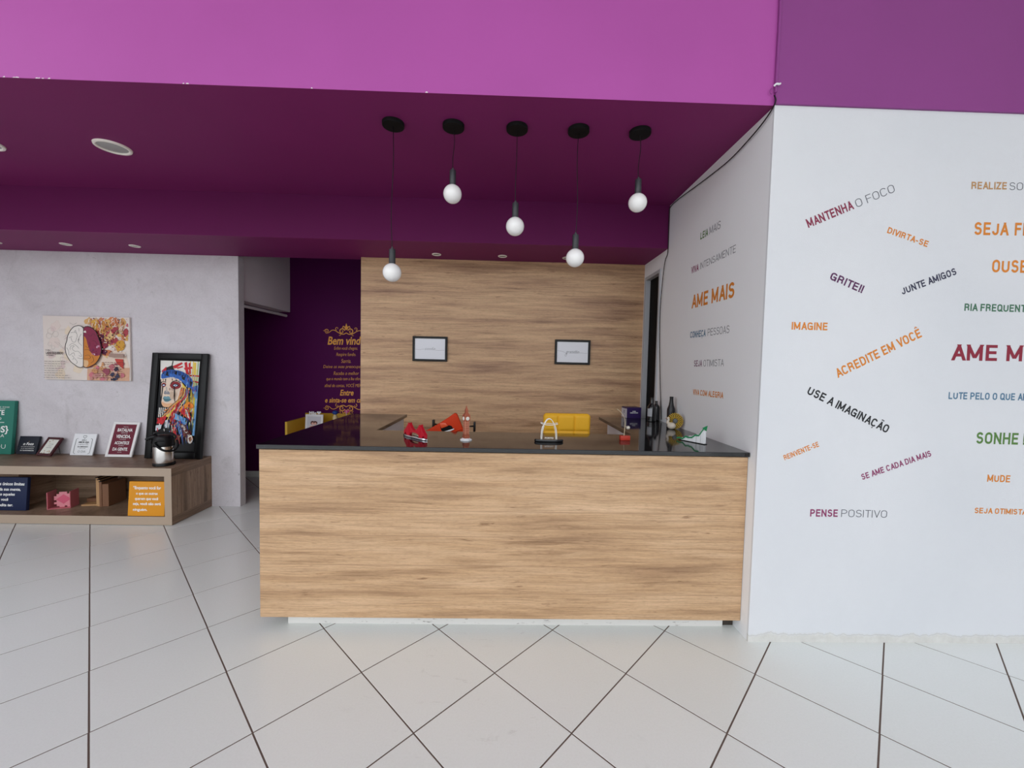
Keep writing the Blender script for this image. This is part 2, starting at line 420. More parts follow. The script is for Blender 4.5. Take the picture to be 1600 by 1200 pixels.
def caps_mesh(s, bold, w, h):
    """condensed capitals, h high and w wide over all; returns verts and faces"""
    t = 0.185 if bold else 0.085
    gap = 0.12 if bold else 0.17
    x = 0.0; vs = []; fs = []; lay = 0
    def quad(a, b, c, d): vs.extend([tuple(q)[:2] + (lay,) for q in (a, b, c, d)]); k = len(vs); fs.append((k-4, k-3, k-2, k-1))
    for ch in s:
        if ch == ' ': x += 0.36; continue
        g, extra = ACC.get(ch, (ch, []))
        gw, strokes = GLY[g]
        gw = gw - (0.0 if bold else -0.06)*(gw > 0.3)
        for si, st in enumerate(list(strokes) + extra):
            acc = si >= len(strokes); lay = si
            tt = t*(0.6 if acc else 1.0)
            P = [Vector((x + t/2 + px*max(gw-t*(0.25 if bold else 0), 0), (t/2 + py*(1-t)) if not acc else py, 0)) for px, py in st]
            if len(P) == 2:
                d = (P[1]-P[0]).normalized(); nn = Vector((-d.y, d.x, 0))*tt/2; ext = d*tt/2
                diag = abs(d.x) > .02 and abs(d.y) > .02
                if diag and not acc:
                    # diagonal ends are cut level with the line
                    hw = tt/2/abs(d.y); a, b = P
                    def at(yy): q_ = (yy-a.y)/(b.y-a.y); return a.x + (b.x-a.x)*q_
                    y0 = 0 if min(a.y, b.y) <= t/2+1e-6 else min(a.y, b.y); y1 = 1 if max(a.y, b.y) >= 1-t/2-1e-6 else max(a.y, b.y)
                    quad((at(y0)-hw, y0), (at(y0)+hw, y0), (at(y1)+hw, y1), (at(y1)-hw, y1))
                else:
                    a, b = P[0]-ext, P[1]+ext
                    quad(tuple((a-nn)[:2]), tuple((b-nn)[:2]), tuple((b+nn)[:2]), tuple((a+nn)[:2]))
            else:
                base = len(vs); N = len(P)
                for i in range(N):
                    if g == 'O' or g == 'Q': pr, nx = P[i-1] if i else P[N-2], P[i+1] if i < N-1 else P[1]
                    else: pr, nx = P[max(i-1, 0)], P[min(i+1, N-1)]
                    d = (nx-pr); d.normalize(); nn = Vector((-d.y, d.x, 0))*tt/2
                    vs.append(tuple((P[i]+nn)[:2]) + (lay,)); vs.append(tuple((P[i]-nn)[:2]) + (lay,))
                for i in range(N-1): fs.append((base+2*i, base+2*i+1, base+2*i+3, base+2*i+2))
        x += max(gw, 0) + t + gap - (0.10 if g in 'AVT' else 0.0)*(1 if bold else .5)
    x0 = min(v[0] for v in vs); x1 = max(v[0] for v in vs); kx = w/(x1-x0)
    return [((a-x0)*kx, b*h, l) for a, b, l in vs], fs

# ================================================================== SETTING
WX = 1.385        # face of the side wall
# --- floor: every tile a piece of its own
floor = struct('floor', B((-7.0, -5.0, -0.06), (5.0, 6.2, -0.0016)), GROUT, 'pale grey ceramic tiles laid diagonally with brown joints')
S = 0.456; HB = S/2 - 0.0029
tile_me = None
far = MB()
inview = []
for a in range(-30, 31):
    for b in range(-30, 31):
        cx = -0.656 + 0.3224*(a + b) + 0.3224; cy = 1.906 + 0.3236*(a - b)
        if not (-7.2 < cx < 5.2 and -5.2 < cy < 6.2): continue
        if cx - S*0.7 < -7.0 or cx + S*0.7 > 5.0 or cy - S*0.7 < -5.0 or cy > 6.0: continue
        # is it where the camera sees it?
        if cy > 0.75 and abs(cx - 0.02*cy) < 1.32*cy + 0.55 and cy < 5.4 and not (cx > WX + 0.35 and cy > 2.5) and not (cx < -2.9 and cy > 4.5 and cx < -3.6):
            inview.append((cx, cy))
        else:
            c45, pts = math.cos(PI/4), []
            for ux, uy in ((-1, 0), (0, -1), (1, 0), (0, 1)):
                pts.append((cx + ux*HB*1.4142, cy + uy*HB*1.4142))
            far.add([(x, y, -0.0016) for x, y in pts] + [(x, y, 0.0) for x, y in pts], [(4,5,6,7),(0,1,5,4),(1,2,6,5),(2,3,7,6),(3,0,4,7)])
inview.sort(key=lambda p: p[0]**2 + p[1]**2)
rnd = random.Random(4)
base_tile = None
for k, (cx, cy) in enumerate(inview[:300]):
    if base_tile is None:
        mb = MB(); q = HB*1.4142; e = 0.0005*1.4142
        mb.add([(-q,0,-.0016),(0,-q,-.0016),(q,0,-.0016),(0,q,-.0016),(-q,0,-.0004),(0,-q,-.0004),(q,0,-.0004),(0,q,-.0004),(-q+e,0,0),(0,-q+e,0),(q-e,0,0),(0,q-e,0)],
               [(8,9,10,11),(0,1,5,4),(1,2,6,5),(2,3,7,6),(3,0,4,7),(4,5,9,8),(5,6,10,9),(6,7,11,10),(7,4,8,11)])
        o = mb.build('tile', TILE, floor, local=True); base_tile = o
    else:
        o = base_tile.copy(); COL.objects.link(o); o.parent = floor
    o.location = (cx, cy, 0.0); o.rotation_euler = (rnd.uniform(-.0006, .0006), rnd.uniform(-.0006, .0006), 0)
o = far.build('distant_tiles', TILE, floor); o['kind'] = 'stuff'

# --- ceilings and beams
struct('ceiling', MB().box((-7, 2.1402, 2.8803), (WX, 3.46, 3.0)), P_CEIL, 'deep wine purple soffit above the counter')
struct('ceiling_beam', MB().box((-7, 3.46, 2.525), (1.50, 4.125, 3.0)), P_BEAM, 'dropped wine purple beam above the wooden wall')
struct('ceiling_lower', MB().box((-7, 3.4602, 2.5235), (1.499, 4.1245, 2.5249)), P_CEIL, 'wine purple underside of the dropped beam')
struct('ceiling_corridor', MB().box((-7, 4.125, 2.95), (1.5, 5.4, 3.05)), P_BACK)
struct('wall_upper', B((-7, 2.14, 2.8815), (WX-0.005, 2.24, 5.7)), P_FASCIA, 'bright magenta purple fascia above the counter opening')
struct('wall_upper_right', B((WX-0.004, 2.128, 2.885), (5.0, 2.26, 5.7)), P_FASCIA2, 'darker purple fascia above the white wall')
m_ = MB(); rr = random.Random(8)
for x in (-2.52, -2.47, -2.455, -2.36, -2.35, -2.33, -2.30, -1.0, -1.64, -1.62, -0.42):
    w_ = rr.uniform(.004, .010); m_.prism([(x-w_, 2.8817), (x+w_, 2.8817), (x+w_*.6, 2.8817+rr.uniform(.003, .006)), (x-w_*.5, 2.8817+rr.uniform(.002, .006))], 2.1388, 2.1398)
o = m_.build('paint_chips', mat('bare_plaster', '#efe9ea', 0.8), bpy.data.objects['wall_upper']); o['kind'] = 'stuff'
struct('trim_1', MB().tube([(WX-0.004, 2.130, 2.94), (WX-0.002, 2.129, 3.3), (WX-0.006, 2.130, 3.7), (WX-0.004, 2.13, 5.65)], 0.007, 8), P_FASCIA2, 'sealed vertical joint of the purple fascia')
# --- right hand walls
struct('wall_right', B((WX, 2.14, 0), (5.0, 2.152, 2.884)), P_RIGHT, 'white wall covered with motivational words')
w = MB(); w.box((WX, 2.1525, 0), (1.50, 3.60, 2.881)); w.box((WX, 3.60, 2.39), (1.50, 4.03, 2.525)); w.box((WX, 3.985, 0), (1.50, 4.03, 2.39)); w.box((WX+0.07, 3.60, 0), (1.50, 3.985, 2.39))
struct('wall_side', w, P_WHITE, 'white side wall beside the counter')
d = struct('door_1', B((WX+0.035, 3.625, 0.004), (WX+0.066, 3.955, 2.355)), mat('black_door', '#050506', 0.6, spec=0.1), 'dark narrow door in the side wall')
fr = MB(); fr.box((WX-0.012, 3.60, 0.003), (WX+0.04, 3.625, 2.385)); fr.box((WX-0.012, 3.955, 0.003), (WX+0.04, 3.985, 2.385)); fr.box((WX-0.012, 3.625, 2.355), (WX+0.04, 3.955, 2.385))
fr.build('door_frame', mat('grey_door_frame', '#b5b6ba', 0.5), d)
MB().lathe([(0.012,0),(0.012,0.03),(0.022,0.035),(0.022,0.06),(0.008,0.064)], (0,0,0), 16, 0, Matrix.Translation((WX+0.035, 3.665, 1.02)) @ Matrix.Rotation(-PI/2, 4, 'Y')).build('door_handle', CHROME, d, smooth=True)
# --- wood clad wall
struct('wall_wood', B((-1.41, 4.03, 0), (1.5, 4.12, 2.525)), W_WALL, 'oak laminate feature wall behind the counter')
# --- grey cement wall, lintel, dark opening
struct('wall_left', B((-7, 4.12, 0), (-2.652, 4.21, 2.525)), P_CEMENT, 'burnished grey cement wall behind the bench', bevel=0.003, segs=1)
struct('wall_lintel', B((-2.86, 4.215, 2.11), (-2.705, 5.20, 2.95)), P_LINTEL, 'pale grey lintel over the dark side opening')
struct('trim_2', MB().tube([(-2.68, 4.22, 2.05), (-2.68, 5.06, 2.05)], 0.016, 10), mat('grey_rail', '#cfc8cc', 0.4), 'grey sliding rail under the lintel', smooth=True)
struct('wall_back', B((-7, 5.21, 0), (1.5, 5.31, 2.95)), P_BACK, 'dark aubergine corridor wall with a gold welcome text')
bb = MB()
x = -4.9
base_b = struct('baseboard_back', B((-5.0, 5.203, 0.0), (-1.0, 5.21, 0.072)), GROUT)
while x < -1.2:
    B((x, 5.198, 0.001), (x+0.452, 5.209, 0.074)).build('baseboard_tile', TILE, base_b); x += 0.456
struct('wall_corridor_left', B((-5.1, 4.21, 0), (-5.0, 5.21, 2.95)), DARKVOID)
struct('wall_corridor_right', B((1.4, 4.125, 0), (1.5, 5.21, 2.95)), DARKVOID)
# --- the hall the photograph is taken from: outer walls, high ceiling, open glazed front behind the camera
struct('wall_hall_left', B((-7.1, 0.3, 0), (-7.0, 4.2, 5.8)), P_HALL)  # stops short to leave the added, unseen opening that lights the side wall
struct('wall_hall_right', B((5.0, -5.0, 0), (5.1, 2.34, 5.8)), P_HALL)
struct('ceiling_hall', B((-7.1, -5.0, 5.7), (5.1, 2.3, 5.8)), P_HALL)

# ================================================================== COUNTER
ctr = thing('reception_counter', 'wood fronted reception counter with a black granite U-shaped top', 'counter', (0.02, 2.215, 0))
front = B((-1.323, 2.215, 0.072), (WX-0.002, 2.235, 1.014)).build('front_panel', W_COUNTER, ctr, bevel=0.0012, segs=1)
pm = NT('chipped_white_plinth', 0.7, 0.3)
pv = pm.mapping()
pm.col(pm.mix(pm.ramp(pm.noise(pm.mapping((3, 1, 14)), 6, 5, 0.7), [(0.60, 0.0), (0.70, 0.8)]), '#dcdad6', '#77706a'))
B((-1.20, 2.274, 0.0), (1.315, 2.31, 0.11)).build('plinth', pm.m, ctr)
B((1.315, 2.285, 0.0), (WX-0.003, 2.31, 0.11)).build('plinth', mat('dark_plinth', '#3c332c', 0.7), ctr)
# granite: front slab and the two returns form one joined top
xs = [(-1.328, 2.196), (WX-0.003, 2.196), (WX-0.003, 3.68), (0.888, 3.68), (0.888, 2.735), (-0.846, 2.735), (-0.846, 3.60), (-1.328, 3.60)]
tp = MB(); n = len(xs)
tri = tessellate_polygon([[Vector((x, y, 0)) for x, y in xs]])
tp.add([(x, y, 1.020) for x, y in xs] + [(x, y, 1.044) for x, y in xs], [tuple(t) for t in tri] + [tuple(i+n for i in t) for t in tri] + [(i, (i+1) % n, (i+1) % n + n, i+n) for i in range(n)])
tp.build('countertop', GRANITE, ctr, bevel=0.0018, segs=1, flat=True)
PAN = mat('pale_desk_panel', '#e2e5ec', 0.5)
B((-1.318, 2.236, 0.072), (-1.298, 3.58, 1.0185)).build('side_panel', W_COUNTER, ctr)
def cabinet(x0, x1, y0, y1, face):
    c = B((x0, y0, 0.02), (x1, y1, 1.0185)).build('side_cabinet', PAN, ctr, bevel=0.002, segs=1)
    return c
cabinet(-1.29, -0.862, 2.76, 3.545, 1)
cabinet(0.938, 1.36, 2.76, 3.56, -1)

# ================================================================== LIGHTS OF THE ROOM (unlit)
def pendant(x, zb, label):
    t = thing('pendant_lamp', label, 'pendant lamp', (x, 2.408, 2.881), group='pendant bulbs over the counter')
    MB().lathe([(0.060, -0.022), (0.062, -0.019), (0.062, -0.0005)], n=32).build('ceiling_rose', BLACKM, t, local=True, smooth=True)
    z = zb - 2.881
    L = -(z + 0.135)
    rr = random.Random(int(x*100)+7); w1, w2 = rr.uniform(-.008, .008), rr.uniform(-.006, .006)
    pts = [(math.sin(s*PI)*w1 + math.sin(s*2*PI)*w2, math.sin(s*PI)*w2, -0.02 - s*(L-0.02)) for s in [i/14 for i in range(15)]]
    MB().tube(pts, 0.0022, 6).build('cord', BLACK, t, local=True, smooth=True)
    MB().lathe([(0.006, z+0.146), (0.006, z+0.136), (0.017, z+0.134), (0.0185, z+0.130), (0.0185, z+0.052), (0.017, z+0.049)], n=24).build('socket', SOCK, t, local=True, smooth=True)
    R = 0.0535; pr = []
    for i in range(17):
        a = -PI/2 + (PI*0.90)*i/16
        pr.append((max(1e-4, R*math.cos(a)), z + R*math.sin(a)))
    pr.append((0.0165, z+0.053))
    MB().lathe(pr, n=32).build('bulb', OPAL, t, local=True, smooth=True)
pendant(-0.662, 2.028, 'white globe bulb pendant hanging lowest at the left, before the wood wall edge')
pendant(-0.316, 2.489, 'white globe bulb pendant on the shortest cord, second from the left')
pendant(0.052, 2.314, 'white globe bulb pendant on a medium cord, middle of the five')
pendant(0.410, 2.142, 'white globe bulb pendant on a long cord, second from the right')
pendant(0.770, 2.472, 'white globe bulb pendant on a short cord, nearest the white side wall')

LENS = mat('frosted_lens', '#a9aaa6', 0.25)
def downlight(x, y, z, r, name, label, group, depth=0.012):
    t = thing(name, label, 'ceiling light', (x, y, z), group=group)
    pr = [(r*0.78, -0.0005), (r*0.80, -depth*0.7), (r*0.86, -depth), (r*0.97, -depth*0.8), (r, -0.0008)]
    n = 40; mb = MB(); vs = []; fs = []
    for q, zz in pr:
        for k in range(n): vs.append((q*math.cos(2*PI*k/n), q*math.sin(2*PI*k/n), zz))
    for j in range(len(pr)-1):
        for k in range(n): fs.append((j*n+k, j*n+(k+1) % n, (j+1)*n+(k+1) % n, (j+1)*n+k))
    mb.add(vs, fs); mb.build('trim_ring', CREAM, t, local=True, smooth=True)
    MB().lathe([(r*0.80, -0.0006), (r*0.80, -depth*0.35), (r*0.3, -depth*0.5), (0.002, -depth*0.55)], n=32).build('lens', LENS, t, local=True, smooth=True)
downlight(-2.598, 2.785, 2.881, 0.098, 'recessed_downlight', 'large round recessed downlight with a cream ring, whole in view', 'large recessed downlights in the soffit')
downlight(-3.43, 2.785, 2.881, 0.098, 'recessed_downlight', 'large round recessed downlight cut by the left picture edge', 'large recessed downlights in the soffit')
for i, (x, lab) in enumerate(((-4.66, 'small recessed spotlight under the beam, cut by the left picture edge'), (-4.03, 'small recessed spotlight under the beam above the brain poster'),
             (-3.41, 'small recessed spotlight under the beam, just right of the brain poster'), (-0.645, 'small recessed spotlight over the wood wall, beside the lowest bulb'),
             (-0.028, 'small recessed spotlight over the middle of the wood wall'), (0.578, 'small recessed spotlight half hidden behind the fourth bulb'))):
    downlight(x, 3.845, 2.5234, 0.043, 'recessed_spotlight', lab, 'small recessed spotlights under the beam', 0.007)

# cable along the side wall and its clip
cb = [(1.372, 2.128, 2.925), (1.376, 2.122, 2.885), (1.372, 2.194, 2.841), (1.372, 2.333, 2.815), (1.374, 2.528, 2.800), (1.374, 2.761, 2.812), (1.374, 2.993, 2.832), (1.374, 3.2, 2.852), (1.374, 3.36, 2.862), (1.374, 3.44, 2.85),
      (1.376, 3.452, 2.80), (1.375, 3.45, 2.66), (1.378, 3.455, 2.49), (1.372, 3.50, 2.40), (1.374, 3.56, 2.1), (1.376, 3.56, 1.8), (1.372, 3.50, 1.4), (1.376, 3.45, 1.06)]
def spline(P, k=6):
    P = [Vector(p) for p in P]; out = []
    for i in range(len(P)-1):
        p0, p1, p2, p3 = P[max(i-1, 0)], P[i], P[i+1], P[min(i+2, len(P)-1)]
        for j in range(k):
            t = j/k; out.append(0.5*((2*p1) + (p2-p0)*t + (2*p0-5*p1+4*p2-p3)*t*t + (3*p1-p0-3*p2+p3)*t*t*t))
    out.append(P[-1]); return out
tag(MB().tube(spline(cb), 0.0034, 6).build('cable', BLACK, smooth=True), 'thin black cable sagging along the top of the white side wall', 'cable')
tag(MB().tube(spline([(1.366, 2.124, 2.968), (1.374, 2.117, 2.975), (1.386, 2.114, 2.972), (1.394, 2.118, 2.978)]), [0.005]*19, 8).build('cable_clip', PURE, smooth=True), 'small white clip holding the cable at the fascia joint', 'clip')
ring = [(1.358+0.009*math.cos(a), 2.128, 2.945+0.014*math.sin(a)) for a in [2*PI*i/14 for i in range(14)]]
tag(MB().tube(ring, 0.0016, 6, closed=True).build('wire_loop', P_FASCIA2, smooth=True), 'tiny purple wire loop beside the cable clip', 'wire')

# ================================================================== WORDS ON THE WALLS
FRONT_WORDS = [
    ('MANTENHA', 'wine', 1, 1.5973, 2.2597, 1.8403, 2.3677, 0.0473),
    ('O FOCO', 'grey', 0, 1.8537, 2.3737, 2.0555, 2.4629, 0.0426),
    ('DIVIRTA-SE', 'orange', 1, 2.023, 2.2479, 2.2463, 2.1786, 0.0323),
    ('GRITE!!', 'purple', 1, 1.7266, 1.996, 1.9067, 1.9263, 0.0416),
    ('JUNTE AMIGOS', 'navy', 1, 2.1302, 1.9235, 2.4207, 2.0397, 0.0376),
    ('IMAGINE', 'orange', 1, 1.537, 1.7241, 1.7315, 1.7246, 0.0408),
    ('ACREDITE EM VOCÊ', 'orange', 1, 1.8051, 1.4705, 2.2535, 1.7026, 0.0497),
    ('USE A IMAGINAÇÃO', 'black', 1, 1.6373, 1.383, 2.0918, 1.1757, 0.0451),
    ('REINVENTE-SE', 'orange', 1, 1.5384, 1.018, 1.7241, 1.0973, 0.0287),
    ('SE AME CADA DIA MAIS', 'plum', 1, 1.9749, 0.9164, 2.352, 1.0552, 0.0335),
    ('PENSE', 'plum', 1, 1.6948, 0.7099, 1.8482, 0.7102, 0.0409),
    ('POSITIVO', 'grey', 0, 1.8679, 0.7105, 2.1244, 0.7086, 0.0409),
    ('REALIZE', 'tan', 1, 2.4657, 2.4888, 2.6579, 2.4924, 0.0382),
    ('SONHOS', 'grey', 0, 2.6738, 2.4902, 2.9125, 2.4942, 0.04),
    ('SEJA', 'orange', 1, 2.4997, 2.2504, 2.6895, 2.2524, 0.0672),
    ('FELIZ', 'orange', 1, 2.7212, 2.2533, 2.9225, 2.2557, 0.0673),
    ('OUSE', 'orange', 1, 2.6117, 2.0556, 2.8045, 2.0573, 0.0671),
    ('RIA FREQUENTEMENTE', 'green', 1, 2.4757, 1.8468, 3.0039, 1.8484, 0.0393),
    ('AME MAIS', 'crimson', 1, 2.4218, 1.5795, 3.0161, 1.5838, 0.0863),
    ('LUTE PELO O QUE AMA', 'blue', 1, 2.423, 1.3692, 2.9011, 1.3699, 0.0383),
    ('SONHE !', 'lime', 1, 2.5964, 1.1276, 2.8708, 1.126, 0.0641),
    ('MUDE', 'orange', 1, 2.6728, 0.9183, 2.8035, 0.9161, 0.0391),
    ('SEJA OTIMISTA', 'orange', 1, 2.6169, 0.7414, 2.9141, 0.7354, 0.0311),
]
SIDE_WORDS = [
    ('LEIA', 'lime', 1, 2.8944, 2.4236, 2.7859, 2.4198, 0.0488),
    ('MAIS', 'grey', 0, 2.7686, 2.4196, 2.6261, 2.415, 0.0511),
    ('VIVA', 'plum', 1, 3.0144, 2.211, 2.8998, 2.2085, 0.048),
    ('INTENSAMENTE', 'grey', 0, 2.8783, 2.2107, 2.4386, 2.2108, 0.046),
    ('AME MAIS', 'orange', 1, 2.9855, 1.9486, 2.4331, 1.9397, 0.0964),
    ('CONHEÇA', 'blue', 1, 2.9863, 1.732, 2.7579, 1.7291, 0.0467),
    ('PESSOAS', 'grey', 0, 2.731, 1.7298, 2.4675, 1.7288, 0.0476),
    ('SEJA', 'mauve', 1, 2.9078, 1.5203, 2.7896, 1.5217, 0.0456),
    ('OTIMISTA', 'grey', 0, 2.7698, 1.5217, 2.5116, 1.5242, 0.0448),
    ('VIVA COM ALEGRIA', 'orange', 1, 2.9072, 1.3168, 2.5005, 1.3215, 0.0395),
]
BACK_WORDS = [
    ('Bem vindo!', 'gold', 1, -2.2406, 1.7148, -1.712, 1.7268, 0.0979),
    ('Enfim você chegou.', 'gold', 0, -2.1584, 1.6502, -1.8404, 1.6573, 0.0397),
    ('Respire fundo.', 'gold', 0, -2.13, 1.5712, -1.8635, 1.5771, 0.0422),
    ('Sorria.', 'gold', 0, -2.0669, 1.4847, -1.9238, 1.4878, 0.0488),
    ('Deixe as suas preocupações', 'gold', 0, -2.2945, 1.4146, -1.7122, 1.4272, 0.0383),
    ('Receba o melhor', 'gold', 0, -2.1636, 1.3277, -1.822, 1.335, 0.0449),
    ('que o mundo tem a lhe oferecer', 'gold', 0, -2.2557, 1.2588, -1.7406, 1.2696, 0.04),
    ('afinal de contas, VOCÊ MERECE', 'gold', 0, -2.2783, 1.1717, -1.7239, 1.1831, 0.0401),
    ('Entre', 'gold', 1, -2.0831, 1.0692, -1.8899, 1.0731, 0.0697),
    ('e sinta-se em casa', 'gold', 1, -2.2718, 0.9743, -1.731, 0.985, 0.0607),
]

INK = {'wine': '#8a2748', 'grey': '#5e6068', 'orange': '#dd8425', 'purple': '#5a2155', 'navy': '#2b2c48', 'black': '#17171c', 'plum': '#8d2f62',
       'tan': '#bd8f5c', 'green': '#3b6f52', 'crimson': '#8c1531', 'blue': '#4a7694', 'lime': '#55803a', 'mauve': '#86637c', 'gold': '#f2a63a'}
INKM = {k: mat('ink_' + k, v, 0.5) for k, v in INK.items()}
NAMEC = {'wine': 'wine red', 'purple': 'dark purple', 'plum': 'plum', 'lime': 'green', 'tan': 'tan', 'mauve': 'mauve'}
def phrase(entries, where, put):
    """entries: one or two words set on one line"""
    full = ' '.join(e[0] for e in entries)
    c0 = NAMEC.get(entries[0][1], entries[0][1])
    two = len(entries) == 2 and entries[1][1] != entries[0][1]
    ang0 = math.degrees(math.atan2(entries[0][5]-entries[0][3], abs(entries[0][4]-entries[0][2])))
    lab = '%s%s lettering reading "%s" %s' % (c0, ' and grey' if two else '', full, where)
    root = None
    if len(entries) > 1:
        root = thing('wall_lettering', lab, 'wall lettering', (0, 0, 0))
    for e in entries:
        s_, c, b, x0, z0, x1, z1, h = e
        vs, fs = caps_mesh(s_, b, math.hypot(x1-x0, z1-z0), h)
        mb = MB(); mb.add(vs_world(put, x0, z0, x1, z1, vs), fs)
        o = mb.build('word' if root else 'wall_lettering', INKM[c], root)
        if root: o['label'] = '%s "%s"' % (NAMEC.get(c, c), s_)
        else: tag(o, lab, 'wall lettering')
def vs_world(put, x0, z0, x1, z1, vs):
    L = math.hypot(x1-x0, z1-z0); ux, uz = (x1-x0)/L, (z1-z0)/L
    sgn = -1 if ux < 0 and put == 'side' else 1
    out = []
    for a, b, l in vs:
        e = 0.00009*l
        px, pz = x0 + a*ux, z0 + a*uz
        if put == 'side': nx, nz = uz, -ux
        else: nx, nz = -uz, ux
        px += b*nx; pz += b*nz
        if put == 'front': out.append((px, 2.1393-e, pz))
        elif put == 'side': out.append((WX-0.0007-e, px, pz))
        else: out.append((px, 5.2092, pz))
    return out
def phrases(T, pairs, where, put):
    i = 0
    while i < len(T):
        if T[i][0] in pairs: phrase(T[i:i+2], where, put); i += 2
        else: phrase(T[i:i+1], where, put); i += 1
ft = [t for t in FRONT_WORDS]
i = 0
while i < len(ft):
    k = 2 if ft[i][0] in ('MANTENHA', 'PENSE', 'REALIZE', 'SEJA') else 1
    phrase(ft[i:i+k], 'on the white front wall', 'front'); i += k
i = 0
while i < len(SIDE_WORDS):
    k = 2 if SIDE_WORDS[i][0] in ('LEIA', 'VIVA', 'CONHEÇA', 'SEJA') else 1
    phrase(SIDE_WORDS[i:i+k], 'on the side wall', 'side'); i += k
# gold welcome text on the purple wall: one thing, every line a part
wt = thing('welcome_lettering', 'gold hand-style welcome text with scroll ornaments on the dark purple corridor wall', 'wall lettering', (0, 0, 0))
for s_, c, b, x0, z0, x1, z1, h in BACK_WORDS:
    zc = (z0+z1)/2
    vs, fs = text_mesh(s_, 1 if b else 0, x1-x0-0.02, h, 0.22)
    MB().add([(x0+a, 5.2092, z0 + q + a*(z1-z0)/(x1-x0)) for a, q in vs], fs).build('text_line', INKM['gold'], wt)
def ribbon(mb, pts, w, y=0.0, mi=0):
    P = [Vector((p[0], p[1])) for p in pts]; n = len(P); vs = []
    for i in range(n):
        t = (P[min(i+1, n-1)] - P[max(i-1, 0)]); t.normalize(); nn = Vector((-t.y, t.x))
        ww = (w[i] if isinstance(w, (list, tuple)) else w)/2
        vs += [(P[i].x + nn.x*ww, y, P[i].y + nn.y*ww), (P[i].x - nn.x*ww, y, P[i].y - nn.y*ww)]
    mb.add(vs, [(2*i, 2*i+1, 2*i+3, 2*i+2) for i in range(n-1)], mi)
def scroll(mb, cx, cz, flip, y, W=0.30):
    def sp(x, z, r, turns, a0, d, w0):
        pts = []; ws = []
        for i in range(26):
            t = i/25; a = a0 + d*turns*2*PI*t; rr = r*(1-0.82*t)
            pts.append((x + rr*math.cos(a), z + flip*rr*math.sin(a))); ws.append(w0*(1-0.5*t))
        return pts, ws
    for s in (-1, 1):
        k = 0
        for (x, z, r, tn, a0, d, w0) in ((0.055, 0.0, 0.038, 1.2, PI*0.9, -1, 0.014), (0.115, 0.035, 0.024, 0.9, -PI*0.4, 1, 0.008), (0.245, 0.0, 0.026, 1.1, PI*0.1, 1, 0.009), (0.085, -0.045, 0.018, 0.8, PI*0.5, 1, 0.007)):
            p, w_ = sp(x, z, r, tn, a0, d, w0)
            ribbon(mb, [(cx + s*a, cz + (b)) for a, b in p], w_, y + 0.00005*k); k += 1
        wave = [(0.0, -0.018), (0.04, -0.036), (0.09, -0.022), (0.14, 0.008), (0.18, 0.012), (0.22, -0.018), (0.255, -0.026), (0.27, 0.0), (0.292, 0.004)]
        pts = spline([(a, b*flip, 0) for a, b in wave], 5)
        ribbon(mb, [(cx + s*p.x, cz + p.y) for p in pts], [0.011*(1-0.6*i/len(pts)) for i in range(len(pts))], y + 0.0003)
def fleur(mb, cx, cz, f, y):
    mb.flat([(cx-.012, cz), (cx-.016, cz+f*.035), (cx, cz+f*.085), (cx+.016, cz+f*.035), (cx+.012, cz)], y)
    for s in (-1, 1):
        ribbon(mb, [(cx+s*.008, cz+f*.005), (cx+s*.02, cz+f*.035), (cx+s*.038, cz+f*.045), (cx+s*.048, cz+f*.03), (cx+s*.042, cz+f*.018)], [.01, .014, .014, .01, .006], y+0.0002)
m_ = MB(); scroll(m_, -2.004, 1.885, 1, 5.2085); fleur(m_, -2.004, 1.905, 1, 5.208); m_.build('scroll_ornament', INKM['gold'], wt)
m_ = MB(); scroll(m_, -2.002, 0.905, -1, 5.2085); fleur(m_, -2.002, 0.885, -1, 5.208); m_.build('scroll_ornament', INKM['gold'], wt)

# ================================================================== BENCH AND WHAT STANDS ON IT
bench = thing('display_bench', 'long low walnut laminate display bench with open niches', 'bench', (-4.9, 3.87, 0))
XL, XR, YF, YB, ZT = -6.9, -2.935, 3.62, 4.118, 0.518
B((XL, YF+.0015, 0.445), (XR, YB, ZT)).build('top_board', W_BENCH, bench)
B((XL, YF+.0015, 0.004), (XR-.001, YB, 0.080)).build('bottom_board', W_BENCH, bench)
B((XR-0.062, YF+.0015, 0.0805), (XR-.0005, YB, 0.4445)).build('side_board', W_SIDE, bench)
for x in (-4.50, -5.9):
    B((x-0.03, YF+0.18, 0.0805), (x+0.03, YB-.012, 0.4445)).build('divider', W_BENCH, bench)
B((XL, YB-0.012, 0.0805), (XR-0.063, YB-.001, 0.4445)).build('back_board', W_BENCH, bench)
ed = MB()
ed.box((XL, YF, 0.4452), (XR, YF+.0014, ZT)); ed.box((XL, YF, 0.0042), (XR, YF+.0014, 0.080)); ed.box((XR-0.062, YF, 0.080), (XR, YF+.0014, 0.4452))
ed.build('edge_band', EDGE_BENCH, bench)['label'] = 'paler front edge band'

def col_mat(hexc, rough=0.55): return mat('print_' + hexc.strip('#'), hexc, rough, spec=0.25)
def plaque(name, label, cat, xb, yb, zb, w, h, t, top_y, body, rotz=0.0, bev=0.0015):
    """board standing on (xb, yb, zb) (centre of its lower front edge) with its back leaning towards top_y"""
    a = math.asin(max(0.0, min(0.9, (top_y - yb)/h)))
    o = thing(name, label, cat, (xb, yb, zb + 0.0006 + t*math.sin(a)), (-a, 0, rotz))
    return o, a
def lettered(parent, rows, col, y=-0.0012, name='text_line'):
    o = None
    for r in rows:
        s_, x, z, h = r[:4]; w = r[4] if len(r) > 4 else None; b = r[5] if len(r) > 5 else 1; sh = r[6] if len(r) > 6 else 0; ce = r[7] if len(r) > 7 else True
        mb = MB(); letters(mb, s_, x, z, h, w, b, y, sh, ce)
        o = mb.build(name, col, parent, local=True)
    return o
